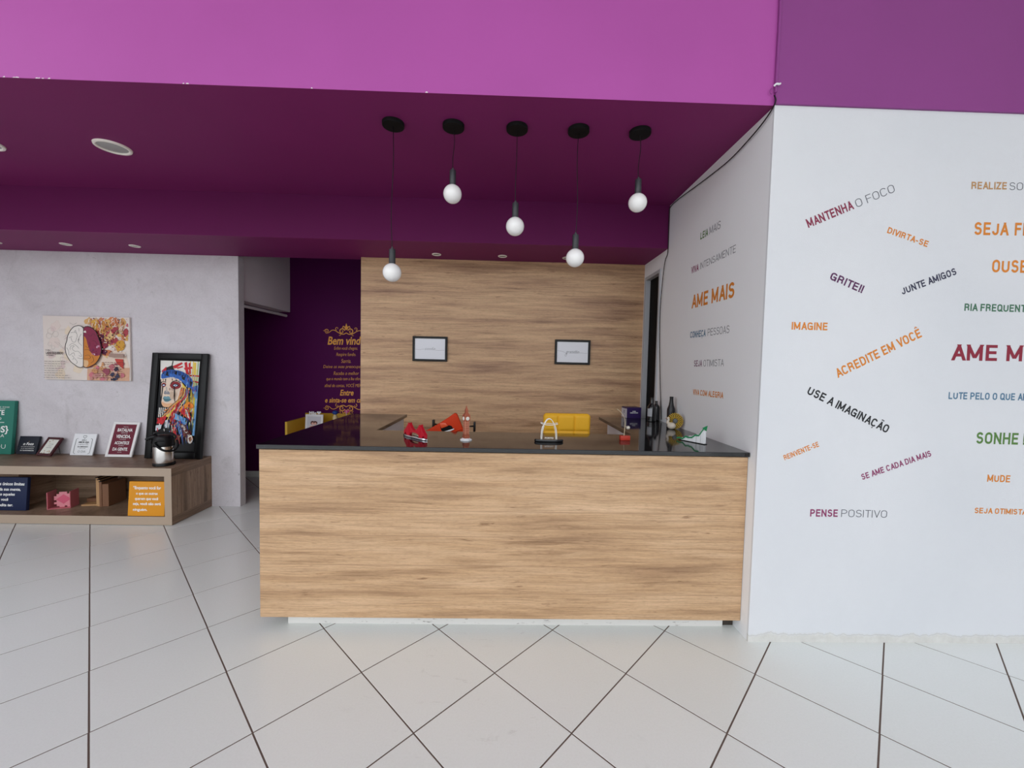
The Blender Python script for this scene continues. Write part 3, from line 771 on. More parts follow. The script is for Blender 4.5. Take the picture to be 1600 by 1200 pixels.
def rects(parent, rs, col, y=-0.0012, name='rule'):
    mb = MB()
    for x0, z0, x1, z1 in rs: mb.flat([(x0, z0), (x1, z0), (x1, z1), (x0, z1)], y)
    return mb.build(name, col, parent, local=True)
WHT = col_mat('#f3f3f1')
# big teal board, cut by the picture edge
t, a = plaque('quote_board', 'large teal quote board with white lettering, cut by the left picture edge', 'quote board', -5.10, 4.035, ZT, 0.58, 0.525, 0.03, 4.085, None)
B((-.29, 0, 0), (.285, 0.03, 0.525)).build('board', col_mat('#2f7a6a'), t, local=True, bevel=0.002)
lettered(t, [('SOMOS ESSE', 0.14, .455, .012, .20, 0), ('EXATAMENTE', -.005, .385, .045, .40), ('A EDUCAÇÃO', 0.00, .335, .026, .34, 0), ('{LIVROS}', .06, .215, .058, .37), ('NA VIDA', .10, .165, .032, .22, 0), ('MUDOU', .10, .055, .042, .26, -1)], WHT)
rects(t, [(-.2, .308, .20, .313), (-.2, .442, .20, .445), (0.0, .142, .16, .146)], WHT)
# navy square canvas
t, a = plaque('quote_canvas', 'small square dark navy canvas with white script lettering', 'quote board', -4.69, 4.05, ZT, .19, .18, .02, 4.095, None)
B((-.095, 0, 0), (.095, 0.018, 0.175)).build('board', col_mat('#20242f'), t, local=True, bevel=0.0015)
lettered(t, [('o Foco', .005, .088, .024, .10, 1, .3), ('NA SUA EVOLUÇÃO', .005, .068, .008, .13, 0), ('É O SEGREDO', .005, .050, .008, .12, 0), ('DA TRANSFORMAÇÃO', .005, .030, .009, .13, 1)], WHT)
MB().prism([(-.002, .118), (.005, .127), (.012, .118), (.005, .124)], -0.001, -0.0005).build('star', col_mat('#c9a04a'), t, local=True)
# small brown photo frame on a strut
t = thing('photo_frame', 'small dark brown frame tilted back on its wire strut', 'picture frame', (-4.455, 3.985, ZT+.0104), (-0.58, 0, -0.16))
m_ = MB()
w, h, q = .085, .19, .022
m_.box((-w, 0, 0), (-w+q, .018, h)); m_.box((w-q, 0, 0), (w, .018, h)); m_.box((-w+q, 0, 0), (w-q, .018, q)); m_.box((-w+q, 0, h-q), (w-q, .018, h))
m_.build('frame', col_mat('#4a2428', 0.35), t, local=True, bevel=0.002)
B((-w+q, .006, q), (w-q, .016, h-q)).build('print', col_mat('#dfe0d6'), t, local=True)
m_ = MB(); rr = random.Random(5)
for k in range(10):
    x, z = rr.uniform(-.055, .055), rr.choice([rr.uniform(.025, .05), rr.uniform(.14, .162)])
    m_.flat([(x+.007*math.cos(i), z+.006*math.sin(i)) for i in range(6)], .0056-.00003*k)
m_.build('floral_border', col_mat('#b49a7a'), t, local=True)['kind'] = 'stuff'
lettered(t, [('A vida', 0, .115, .010, .05, 0, .2), ('é feita de', 0, .098, .007, .05, 0, .2), ('escolhas', 0, .08, .010, .06, 0, .2)], col_mat('#555555'), .0054)
MB().tube([(.03, .02, .15), (.04, .098, .056), (.04, .095, .054), (.0, .095, .054)], .0018, 6).build('wire_strut', BLACK, t, local=True)
# white heart plaque
t, a = plaque('quote_board', 'small white plaque with black lettering, a heart and brackets', 'quote board', -4.153, 4.045, ZT, .215, .21, .012, 4.10, None)
B((-.108, 0, 0), (.108, 0.010, 0.212)).build('board', col_mat('#eef0f2'), t, local=True, bevel=0.001)
BK = col_mat('#202024')
lettered(t, [('QUE O', 0, .143, .011, .045, 1), ('AMOR SEJA', 0, .119, .016, .105, 1), ('A MELHOR COISA', 0, .100, .008, .10, 0), ('DA CAMINHADA E', 0, .078, .011, .10, 1), ('QUE ILUMINE', 0, .064, .006, .06, 0), ('O DIA', 0, .025, .022, .075, -1)], BK)
m_ = MB()
for s in (-1, 1):
    ribbon(m_, [(s*.062, .165), (s*.078, .158), (s*.080, .09), (s*.078, .022), (s*.062, .015)], .0035, -.0012)
hp = [(0.017*math.sin(u)**3, .181 + .0011*(13*math.cos(u)-5*math.cos(2*u)-2*math.cos(3*u)-math.cos(4*u))) for u in [2*PI*i/24 for i in range(25)]]
ribbon(m_, hp, .003, -.0012)
m_.build('brackets_and_heart', BK, t, local=True)
# wine red quote in a white frame
t, a = plaque('framed_quote', 'wine red quote print in a white frame', 'picture frame', -3.748, 3.995, ZT, .255, .345, .014, 4.10, None)
w, h, q = .128, .345, .024
m_ = MB(); m_.box((-w, 0, 0), (-w+q, .014, h)); m_.box((w-q, 0, 0), (w, .014, h)); m_.box((-w+q, 0, 0), (w-q, .014, q)); m_.box((-w+q, 0, h-q), (w-q, .014, h))
m_.build('frame', col_mat('#eceae9'), t, local=True, bevel=0.0015)
B((-w+q, .004, q), (w-q, .012, h-q)).build('print', col_mat('#6e2436'), t, local=True)
lettered(t, [('TODO DIA', 0, .292, .007, .05, 0), ('BATALHA', 0, .250, .030, .145), ('DEPOIS DE', 0, .232, .008, .06, 0), ('VENCIDA,', 0, .186, .030, .140), ('A MAGIA', 0, .168, .008, .06, 0), ('ACONTECE', 0, .124, .027, .140), ('DENTRO', 0, .106, .008, .05, 0), ('DA GENTE.', 0, .062, .028, .145), ('SEMPRE', 0, .043, .006, .04, 0)], WHT, .0028)

# ---------------------------------------------------------------- flat art helper
def art(parent, layers, U, V, mp, y0=-0.0002, step=0.00004, name='print_art'):
    """layers: (colour, [points]) or (colour, [points], stroke width); mp maps a point of the drawing to 0..1, 0..1"""
    cols = []; mb = MB(); y = y0
    for L in layers:
        c = L[0]
        if c not in cols: cols.append(c)
        pts = [mp(*p) for p in L[1]]; pts = [(u*U, (1-v)*V) for u, v in pts]
        y -= step
        if len(L) > 2: ribbon(mb, pts, L[2], y, cols.index(c))
        elif len(pts) >= 3: mb.flat(pts, y, cols.index(c))
    return mb.build(name, [col_mat(c, 0.4) for c in cols], parent, local=True)
def blob(cx, cy, r, rr, n=12, j=0.35):
    return [(cx + r*(1+rr.uniform(-j, j))*math.cos(2*PI*i/n), cy + r*(1+rr.uniform(-j, j))*math.sin(2*PI*i/n)) for i in range(n)]
def smooth(pts, k=4, closed=False):
    if closed: pts = list(pts) + [pts[0]]
    return [(p.x, p.y) for p in spline([(a, b, 0) for a, b in pts], k)]

# ---------------------------------------------------------------- brain poster on the cement wall
t = thing('wall_poster', 'brain poster on the cement wall, one half plain and one half in watercolour splashes', 'poster', (-4.537, 4.098, 1.262), (0, 0, 0))
PW, PH = 0.835, 0.628
B((0, 0, 0), (PW, 0.018, PH)).build('board', col_mat('#e6dbd3'), t, local=True, bevel=0.001)
def mpb(x, y): return (min(1.0, max(0.0, (x-90-(y-140)*0.05)/1262.0)), min(1.0, max(0.0, (y-142)/908.0)))
rr = random.Random(11); Lr = []
for k in range(26): Lr.append((rr.choice(['#e3d3cb', '#ddc9c4', '#e9dfd2', '#e8d6c0']), blob(rr.uniform(150, 700), rr.uniform(200, 1000), rr.uniform(30, 80), rr)))
LW = 0.0016
for cx, cy, r in ((215, 360, 48), (285, 400, 44), (190, 425, 42), (205, 545, 30), (255, 590, 28)):
    Lr.append(('#a8a09c', [(cx+r*math.cos(a), cy+r*math.sin(a)) for a in [2*PI*i/7 for i in range(8)]], LW))
Lr += [('#a8a09c', [(270, 510), (440, 630), (330, 520), (270, 510)], LW), ('#a8a09c', [(400, 440), (470, 400)], LW), ('#a8a09c', [(410, 470), (480, 430)], LW), ('#6b6260', [(485, 235), (540, 262), (590, 235)], LW),
       ('#8f8784', [(365, 725), (465, 740), (455, 790), (360, 775), (365, 725)], LW), ('#a8a09c', [(345, 350), (355, 330), (365, 350), (380, 325), (390, 350), (410, 325), (425, 345), (440, 325)], LW)]
pal = ['#d9a25e', '#c97a52', '#b0474f', '#e0b36a', '#c65a6a', '#d98a5a', '#a8404a', '#e6c28c', '#cf8f4a']
Lr.append(('#d8a98c', [(760, 880), (1380, 860), (1380, 1050), (760, 1050)])); Lr.append(('#e9d3c2', [(1000, 600), (1310, 640), (1380, 860), (760, 885), (900, 800)]))
for k in range(34): Lr.append((rr.choice(['#dcae72', '#cf8a60', '#c06a70', '#e0b890', '#b8555c', '#e8d6c4']), blob(rr.uniform(740, 1330), rr.uniform(160, 300), rr.uniform(18, 50), rr, 10, .5)))
for k in range(90):
    a = rr.uniform(-1.5, 0.5); d = abs(rr.gauss(0, 1))
    x = 980 + rr.gauss(60, 120); y = 380 + rr.gauss(0, 130)
    if x < 735 or x > 1340 or y < 165 or y > 760: continue
    if x < 760 and y > 300: continue
    Lr.append((rr.choice(pal), blob(x, y, rr.uniform(14, 62), rr, 11, .5)))
for k in range(16): Lr.append((rr.choice(['#7c2740', '#6a2238', '#5a2440', '#8e3448']), blob(rr.gauss(1010, 50), rr.gauss(520, 90), rr.uniform(20, 55), rr, 11, .5)))
Lr.append(('#d39c3c', blob(1240, 545, 72, rr, 16, .1))); Lr.append(('#dba648', blob(865, 250, 62, rr, 16, .15)))
for k in range(12): Lr.append((rr.choice(['#b5824a', '#8a5a34', '#e9d4b0']), smooth([(1130+k*12, 420-k*6), (1180+k*8, 330), (1260+k*3, 330+k*9), (1300, 430)]), 0.0022))
for k in range(30): Lr.append((rr.choice(['#d07a84', '#a9576a', '#c58d86', '#e0b9a8', '#d9a070']), blob(rr.uniform(790, 1290), rr.uniform(800, 1040), rr.uniform(14, 42), rr, 9, .5)))
for k in range(45): Lr.append((rr.choice(['#4a2430', '#7a2c3c', '#3a2028']), blob(rr.uniform(930, 1300), rr.uniform(200, 700), rr.uniform(3, 8), rr, 6, .4)))
Lr.append(('#c8443c', [(1170, 735), (1290, 740), (1300, 880), (1200, 800)]))
for k in range(6): Lr.append((rr.choice(['#2c3046', '#39405c']), blob(rr.uniform(1120, 1220), rr.uniform(880, 1040), rr.uniform(12, 34), rr, 9, .5)))
for k in range(170): Lr.append((rr.choice(['#4a2430', '#7a2c3c', '#f0e2d4', '#a8562e', '#e9c27c', '#c8525c']), blob(max(760, rr.gauss(1060, 120)), min(860, max(170, rr.gauss(440, 150))), rr.uniform(3, 11), rr, 6, .5)))
for k in range(40): Lr.append((rr.choice(['#f2e6da', '#e8cfc0', '#b86a5a']), smooth([(x_ := rr.uniform(780, 1300), y_ := rr.uniform(165, 330)), (x_+rr.uniform(-20, 20), y_+rr.uniform(15, 40)), (x_+rr.uniform(-10, 30), y_+rr.uniform(45, 80))]), rr.uniform(.002, .006)))
hemiL = [(712, 310), (690, 285), (640, 275), (585, 290), (545, 325), (515, 370), (490, 430), (480, 495), (462, 550), (460, 610), (475, 680), (505, 735), (545, 790), (600, 830), (650, 862), (700, 868), (722, 850)]
hemiR = [(722, 310), (745, 287), (795, 285), (850, 310), (895, 350), (920, 400), (945, 460), (970, 530), (985, 600), (975, 680), (945, 750), (900, 810), (840, 845), (790, 868), (750, 866), (728, 850)]
Lr.append(('#ece5de', smooth(hemiL, 3))); Lr.append(('#8a2f4c', smooth(hemiR, 3)))
Lr.append(('#d0833a', smooth([(728, 420), (760, 460), (790, 560), (830, 650), (900, 700), (965, 690), (930, 770), (880, 825), (800, 862), (730, 850)], 3)))
Lr.append(('#e4b98a', smooth([(730, 760), (790, 770), (800, 820), (770, 862), (732, 848)], 3)))
for k in range(9): Lr.append((rr.choice(['#c98aa4', '#d9b3c4', '#6a2240', '#7a2c58']), blob(rr.uniform(830, 950), rr.uniform(520, 700), rr.uniform(8, 22), rr, 8, .5)))
Lr.append(('#efe6de', blob(742, 360, 18, rr, 8, .4)))
for pts in (hemiL, hemiR): Lr.append(('#2a2226', smooth(pts, 3), 0.0065))
Lr.append(('#2a2226', [(716, 315), (722, 580), (728, 850)], 0.0055))
G = [[(620, 390), (600, 340), (590, 370)], [(650, 310), (655, 355)], [(530, 380), (600, 370), (630, 410), (620, 460), (600, 510), (560, 500), (540, 450)], [(690, 390), (660, 440), (645, 500), (680, 540), (700, 560)],
     [(520, 560), (560, 530), (620, 560), (660, 600)], [(530, 620), (540, 570), (590, 565), (560, 600), (600, 640), (650, 640), (690, 680), (700, 710), (660, 700)], [(480, 590), (510, 640), (520, 700), (580, 660), (600, 700)],
     [(600, 740), (640, 790), (620, 820)], [(640, 730), (690, 745), (720, 735)], [(560, 700), (590, 730), (570, 760)], [(640, 480), (660, 460), (650, 500)], [(510, 450), (560, 430)],
     [(750, 560), (790, 580), (820, 540), (800, 500)], [(740, 620), (790, 610), (840, 640), (880, 610)], [(750, 700), (800, 690), (830, 720), (800, 745), (740, 735)], [(850, 700), (880, 760), (840, 800)], [(780, 400), (830, 420), (860, 380), (900, 420)], [(850, 480), (900, 500), (930, 560)]]
for g in G: Lr.append(('#3a3034', smooth(g, 4), 0.0022))
for yy, (x0, x1) in zip(range(780, 1030, 33), ((160, 470), (165, 470), (160, 420), (165, 450), (165, 430), (165, 440), (165, 520), (165, 560))):
    x = x0
    while x < x1:
        w_ = rr.uniform(18, 55); Lr.append(('#857b76', [(x, yy+8), (min(x+w_, x1), yy+9)], 0.0042)); x += w_ + 10
for yy, x0 in zip(range(780, 1030, 31), (1000, 1010, 1040, 880, 860, 860, 910, 930)):
    x = x0
    while x < 1300:
        w_ = rr.uniform(18, 55); Lr.append(('#6f4238', [(x, yy+8), (min(x+w_, 1305), yy+9)], 0.0038)); x += w_ + 10
Lr.append(('#a88c80', [(1105, 660), (1320, 662), (1318, 715), (1105, 712)]))
art(t, Lr, PW, PH, mpb)
lettered(t, [('O SEU', .055, .285, .010, .045, 1, 0, True), ('LADO ESQUERDO', .118, .252, .022, .165, 1, 0, True), ('DO CÉREBRO', .075, .234, .009, .07, 1, 0, True)], col_mat('#3a3232'), -0.014)
lettered(t, [('LADO DIREITO', .738, .248, .022, .14, 1, 0, True)], WHT, -0.014)

# ---------------------------------------------------------------- tall framed portrait print
t = thing('framed_portrait', 'tall black framed colourful portrait print leaning on the cement wall', 'picture frame', (-3.195, 3.958, ZT+.0040), (-0.112, 0, 0))
FW, FH, q = 0.272, 1.035, 0.062
m_ = MB()
for (a, b) in (((-FW, 0, 0), (-FW+q, .030, FH)), ((FW-q, 0, 0), (FW, .030, FH)), ((-FW+q, 0, 0), (FW-q, .030, q)), ((-FW+q, 0, FH-q), (FW-q, .030, FH))): m_.box(a, b)
m_.build('frame', mat('black_frame', '#0b0b0d', 0.35, spec=0.25), t, local=True, bevel=0.006, segs=3)
m_ = MB(); i0 = FW-q
for (a, b) in (((-i0, .004, q), (-i0+.012, .02, FH-q)), ((i0-.012, .004, q), (i0, .02, FH-q)), ((-i0+.012, .004, q), (i0-.012, .02, q+.012)), ((-i0+.012, .004, FH-q-.012), (i0-.012, .02, FH-q))): m_.box(a, b)
m_.build('inner_lip', BLACKM, t, local=True)
pw, ph = 2*(i0-.012), FH-2*q-.024
pr = thing('print', None, None); del pr
ap = MB().box((-i0+.011, .016, q+.011), (i0-.011, .022, FH-q-.011)).build('print', col_mat('#0e0e12', .4), t, local=True)
def mpp(x, y):
    v = (y-146)/862.0; xl = 182-75*v; xr = 578-48*v
    return ((x-xl)/(xr-xl), v)
def cl(p):
    return p
rr = random.Random(3); A = []
K = '#0f0f14'; WH = '#e9e6df'; R_ = '#c8202a'; BL = '#2f63b8'; LB = '#6fa6d8'; OR = '#ee8a2c'; YE = '#e6c64c'; SK = '#e8d2bd'
A.append((WH, [(182, 146), (578, 150), (572, 300), (560, 430), (500, 420), (480, 330), (180, 330)]))
for x in (470, 500, 522, 545, 566):
    A.append((rr.choice([K, YE, WH, '#9fb86a']), [(x, 150), (x+10, 150), (x-18, 640), (x-34, 640)]))
A.append((YE, [(510, 160), (532, 160), (512, 700), (494, 700)])); A.append((LB, [(536, 380), (556, 380), (522, 860), (500, 860)]))
for p in ([(300, 200), (390, 160), (400, 175), (320, 225)], [(330, 215), (400, 195), (400, 210), (350, 225)], [(415, 165), (440, 155), (460, 280), (430, 270)], [(455, 170), (475, 160), (480, 270), (462, 280)], [(410, 215), (490, 200), (495, 220), (420, 235)], [(470, 280), (560, 285), (560, 298), (470, 295)], [(500, 335), (555, 345), (552, 358), (505, 352)]): A.append((R_, p))
for p in ([(300, 150), (310, 150), (290, 240), (280, 240)], [(240, 215), (300, 190), (320, 240), (230, 260)]): A.append((K, p))
A.append((R_, [(195, 245), (240, 205), (235, 265), (200, 275)]))
# face
A.append((SK, smooth([(190, 325), (270, 310), (370, 325), (400, 390), (385, 480), (340, 545), (270, 590), (215, 590), (190, 560), (185, 480), (180, 400)], 3, True)))
A.append(('#e8b48a', smooth([(190, 540), (240, 560), (300, 555), (270, 590), (215, 592), (194, 570)], 3, True)))
A.append((K, [(158, 470), (185, 350), (192, 350), (180, 560), (215, 600), (330, 590), (300, 700), (150, 690)]))
for x in (165, 182, 202, 222): A.append((WH, [(x, 600), (x+9, 600), (x+1, 690), (x-8, 690)]))
A.append(('#8c1f2a', smooth([(190, 385), (205, 362), (235, 370), (230, 395), (205, 405)], 3, True)))
A.append(('#8c1f2a', smooth([(272, 385), (300, 352), (350, 350), (382, 375), (375, 405), (335, 420), (290, 412)], 3, True)))
A.append((K, smooth([(195, 384), (210, 370), (232, 380), (222, 394), (202, 396)], 3, True)))
A.append((K, smooth([(298, 386), (320, 368), (355, 376), (360, 390), (335, 398), (308, 398)], 3, True)))
A.append(('#c9d4ee', smooth([(200, 386), (212, 378), (226, 384), (214, 393)], 3, True)))
A.append(('#c9d4ee', smooth([(306, 386), (325, 375), (350, 384), (330, 395)], 3, True)))
A.append(('#4a5a86', smooth([(322, 384), (330, 378), (338, 384), (330, 391)], 3, True)))
A.append((K, smooth([(280, 375), (300, 350), (345, 340), (382, 362)], 4), .008)); A.append((K, smooth([(190, 368), (205, 350), (236, 358)], 4), .006))
for p in ([(205, 325), (212, 325), (209, 362)], [(225, 325), (238, 325), (232, 365)], [(292, 322), (302, 322), (300, 350)], [(330, 330), (345, 330), (338, 350)]): A.append((K, p))
for x0, x1 in ((198, 182), (312, 318)):
    A.append((K, [(x0, 400), (x0+12, 400), (x1+8, 540), (x1, 540)]))
A.append(('#8a8a90', smooth([(222, 440), (245, 435), (272, 455), (270, 472), (240, 470), (214, 466)], 3, True)))
A.append(('#6a6a72', [(215, 462), (235, 468), (228, 474)])); A.append(('#c2b8b0', [(232, 400), (246, 400), (252, 452), (238, 452)]))
A.append(('#6f9aa6', smooth([(205, 505), (222, 490), (240, 494), (262, 490), (290, 518), (262, 522), (230, 520)], 3, True)))
A.append(('#4f7c88', smooth([(206, 512), (235, 522), (288, 520), (260, 540), (225, 540)], 3, True)))
A.append((K, smooth([(204, 510), (235, 520), (262, 518), (291, 520)], 3), .003))
# headband
A.append((BL, smooth([(190, 285), (220, 250), (300, 235), (390, 250), (460, 290), (500, 340), (490, 400), (455, 405), (420, 370), (370, 330), (300, 305), (230, 318), (192, 320)], 3, True)))
for k in range(34):
    x = rr.uniform(195, 480); y = 262 + (x-190)**2*0.0011 + rr.uniform(-8, 30); A.append((rr.choice([LB, '#1d3f8c', '#4f8ad8', '#3c78d0']), [(x, y), (x+rr.uniform(4, 9), y), (x+rr.uniform(-3, 22), y+rr.uniform(18, 42))]))
for p in ([(250, 250), (268, 300), (232, 290)], [(315, 245), (350, 250), (340, 285), (322, 275)], [(390, 290), (430, 285), (420, 335), (398, 325)], [(470, 340), (500, 350), (480, 400)]): A.append((K, p))
A.append((BL, [(480, 400), (548, 380), (555, 430), (545, 480), (500, 450)])); A.append((LB, [(500, 440), (548, 440), (540, 510), (515, 490)]))
A.append((YE, [(398, 360), (440, 410), (430, 440), (404, 430)]))
# strands and feathers
cs = [OR, YE, R_, '#a34a7c', '#8b8f98', '#d9a86a', LB, '#efe0b0', '#6b4c3a', K]
for k in range(46):
    x = rr.uniform(385, 475); y = rr.uniform(400, 440); t0 = rr.uniform(150, 420); s0 = rr.uniform(600, 760)
    A.append((rr.choice(cs), smooth([(x, y), (x-20, 490), ((x+t0)/2, 580), (t0 if t0 < 330 else t0, s0)], 3), rr.uniform(.003, .008)))
A.append((OR, smooth([(430, 560), (470, 540), (505, 560), (515, 590), (480, 604), (450, 590), (400, 640), (370, 620)], 3, True)))
A.append((R_, [(300, 620), (360, 600), (330, 690), (280, 740), (290, 660)])); A.append((R_, [(150, 700), (200, 690), (260, 660), (210, 760), (145, 750)])); A.append((YE, [(235, 680), (320, 600), (340, 590), (260, 690)]))
A.append((R_, [(410, 600), (470, 610), (490, 720), (460, 700), (380, 640)])); A.append((WH, [(430, 610), (450, 620), (478, 700), (462, 690)])); A.append((LB, [(330, 650), (440, 700), (430, 740), (325, 710)]))
for k in range(24):
    x = rr.uniform(330, 440); A.append((rr.choice([BL, '#1c3a94', '#2a55c8', LB]), [(x, 720+rr.uniform(0, 30)), (x+14, 730), (x+rr.uniform(20, 46), rr.uniform(850, 975))]))
A.append(('#5a2a24', [(380, 740), (440, 760), (515, 900), (500, 935), (460, 925), (400, 820)]))
for k in range(5): A.append((WH, [(390+k*22, 765+k*27), (400+k*22, 775+k*27), (432+k*18, 768+k*26), (400+k*22, 785+k*27)]))
A.append((WH, smooth([(462, 870), (500, 855), (516, 900), (490, 935), (464, 920)], 3, True))); A.append(('#8a4a34', smooth([(470, 885), (492, 870), (502, 900), (484, 918)], 3, True)))
A.append((R_, [(310, 780), (345, 790), (350, 900), (320, 900)])); A.append(('#7a1420', [(345, 850), (390, 860), (385, 940), (350, 930)]))
A.append(('#cfd4dc', [(140, 770), (200, 760), (190, 800), (135, 820)])); A.append(('#cfd4dc', [(235, 720), (262, 712), (255, 790), (225, 790)]))
for k in range(22):
    x = rr.uniform(140, 330); y = rr.uniform(690, 830); A.append((rr.choice([K, K, R_, '#7a1420', WH]), [(x, y), (x+rr.uniform(5, 12), y+2), (x+rr.uniform(-8, 12), y+rr.uniform(20, 60))]))
for k in range(150):
    x = rr.uniform(260, 520); y = rr.uniform(560, 900)
    if x < 330 and y < 600: continue
    A.append((rr.choice([K, K, K, R_, '#7a1420', WH, OR, LB, BL, YE, '#d9a86a', '#1c3a94']), [(x, y), (x+rr.uniform(3, 8), y+rr.uniform(-2, 4)), (x+rr.uniform(-14, 26), y+rr.uniform(18, 62))]))
for k in range(70):
    x = rr.uniform(440, 575); y = rr.uniform(160, 800)
    A.append((rr.choice([K, K, YE, WH, LB, '#9fb86a', R_]), [(x, y), (x+rr.uniform(3, 8), y), (x+rr.uniform(-6, 6), y+rr.uniform(20, 90))]))
for k in range(40):
    x = rr.uniform(200, 480); y = rr.uniform(235, 262) + max(0, (x-330))*0.25
    A.append((rr.choice([K, BL, '#1d3f8c', K]), [(x, y+20), (x+7, y+20), (x+rr.uniform(-4, 10), y-rr.uniform(2, 22))]))
A.append(('#cdb49c', smooth([(300, 445), (330, 452), (326, 495), (304, 520), (292, 480)], 3, True)))
for k in range(16):
    x = rr.uniform(285, 370); A.append((rr.choice(['#8c1f2a', K, '#5a1420']), [(x, rr.uniform(405, 420)), (x+3, 420), (x+1, rr.uniform(425, 450))]))
clean = []
for L in A:
    pts = []
    for x, y in L[1]:
        u, v = mpp(x, y); u = min(1.0, max(0.0, u)); v = min(1.0, max(0.0, v)); pts.append((u, v))
    if len(L) == 2:
        if len(pts) < 3: continue
        ar = sum(pts[i][0]*pts[(i+1) % len(pts)][1]-pts[(i+1) % len(pts)][0]*pts[i][1] for i in range(len(pts)))
        if abs(ar) < 1e-5: continue
    clean.append((L[0], pts) + tuple(L[2:]))
o = art(t, clean, pw, ph, lambda u, v: (u, v), 0.0, 0.00006, 'portrait_art'); o.location = (-i0+.012, .0158, q+.012)

# ---------------------------------------------------------------- airpot
t = thing('thermos_jug', 'steel pump thermos jug with black lid and handle before the framed portrait', 'thermos', (-3.098, 3.745, ZT+.0003), (0, 0, 0.1))
t.scale = (0.84, 0.84, 1.0)
MB().lathe([(.094, 0), (.098, .004), (.098, .020), (.094, .026), (.091, .027)], n=40).build('base', BLACK, t, local=True, smooth=True)
MB().lathe([(.090, .026), (.092, .030), (.0925, .165), (.091, .178)], n=48).build('body', STEEL, t, local=True, smooth=True)
MB().lathe([(.0935, .176), (.0955, .180), (.0955, .222), (.090, .250), (.080, .268), (.060, .276), (.03, .280), (.002, .281)], n=40).build('lid', BLACK, t, local=True, smooth=True)
sp_ = MB(); sp_.tube(spline([(-.055, -.02, .262), (-.09, -.032, .262), (-.125, -.045, .250), (-.140, -.05, .236)], 5), [.024]*5+[.021]*5+[.015]*5+[.012], 14)
sp_.tube([(-.098, -.035, .24), (-.104, -.037, .205)], .012, 12)
sp_.build('spout', BLACK, t, local=True, smooth=True)
MB().tube(spline([(.06, -.080, .236), (.0, -.104, .235), (-.02, -.108, .215), (.02, -.108, .175), (.065, -.090, .145), (.10, -.045, .136), (.118, 0, .142), (.112, .05, .17), (.088, .07, .22)], 5), .0085, 10).build('carry_handle', BLACK, t, local=True, smooth=True)
MB().tube(spline([(.085, .02, .23), (.100, .03, .255), (.075, .02, .285), (.0, 0, .300), (-.06, -.015, .300), (-.085, -.02, .288)], 5), [.010]*26, 10).build('pump_lever', BLACK, t, local=True, smooth=True)

# ---------------------------------------------------------------- inside the niches
t, a = plaque('quote_canvas', 'navy quote canvas with white lettering standing in the left niche', 'quote board', -4.49, 3.715, .0805, .34, .31, .03, 3.74, None)
B((-.21, 0, 0), (.172, .028, .300)).build('board', col_mat('#1d2747'), t, local=True, bevel=0.002)
lettered(t, [('“Os únicos limites', .018, .228, .026, .262, 1, .12, True), ('da sua mente,', .022, .180, .024, .19, 1, .12, True), ('são aqueles', -.012, .135, .024, .16, 1, .12, True), ('que você', -.048, .088, .024, .12, 1, .12, True), ('acredita ter.', -.028, .038, .024, .17, 1, .12, True)], WHT)
t, a = plaque('quote_canvas', 'orange quote canvas with white lettering at the right end of the niche', 'quote board', -3.168, 3.625, .0805, .32, .31, .03, 3.650, None)
B((-.160, 0, 0), (.160, .032, .305)).build('board', col_mat('#dd9426'), t, local=True, bevel=0.002)
lettered(t, [('“Enquanto você for', .0, .238, .026, .245, 1, .0, True), ('o que os outros', -.0, .190, .023, .19, 1, .0, True), ('querem que você', .0, .143, .023, .205, 1, .0, True), ('seja, você não será', .005, .098, .023, .245, 1, .0, True), ('ninguém.', -.052, .046, .023, .125, 1, .0, True)], WHT)
# pink puzzle holder: floor, two side walls and a pixel heart back
PK = col_mat('#c56f78'); PK2 = col_mat('#d98a94')
t = thing('heart_napkin_holder', 'pink open holder with a pixel heart shaped back in the niche', 'holder', (-4.105, 3.83, .0812), (0, 0, 0.30))
B((-.08, -.055, 0), (.08, .055, .006)).build('floor_plate', PK, t, local=True)
B((-.084, -.058, 0.0), (-.0785, .058, .158)).build('side_plate', PK, t, local=True)
B((.0785, -.058, 0.0), (.084, .058, .158)).build('side_plate', PK, t, local=True)
hp = []
S_ = .0188
rows = ['.XX.XX.', 'XXXXXXX', 'XXXXXXX', 'XXXXXXX', '.XXXXX.', '.X...X.', '..X.X..'][:]
rows = ['..XXX.X', '.XXXXXX', 'XXXXXXX', 'XXXXXXX', '.XXXXXX', 'XXXXXXX', '.XXXXXX', '..XX.XX']
m_ = MB()
for j, r_ in enumerate(rows):
    for i_, ch in enumerate(r_):
        if ch == 'X': m_.box((-.054+i_*S_, -.020-.0015*((i_+j) % 2)*.2, .148-(j+1)*S_), (-.054+(i_+1)*S_, -.012, .148-j*S_))
m_.build('heart_plate', PK2, t, local=True)
MB().prism([(-.040, .080), (.015, .125), (.070, .080), (.015, .035)], -.0212, -.0206).build('heart_centre', col_mat('#cf5f78'), t, local=True)
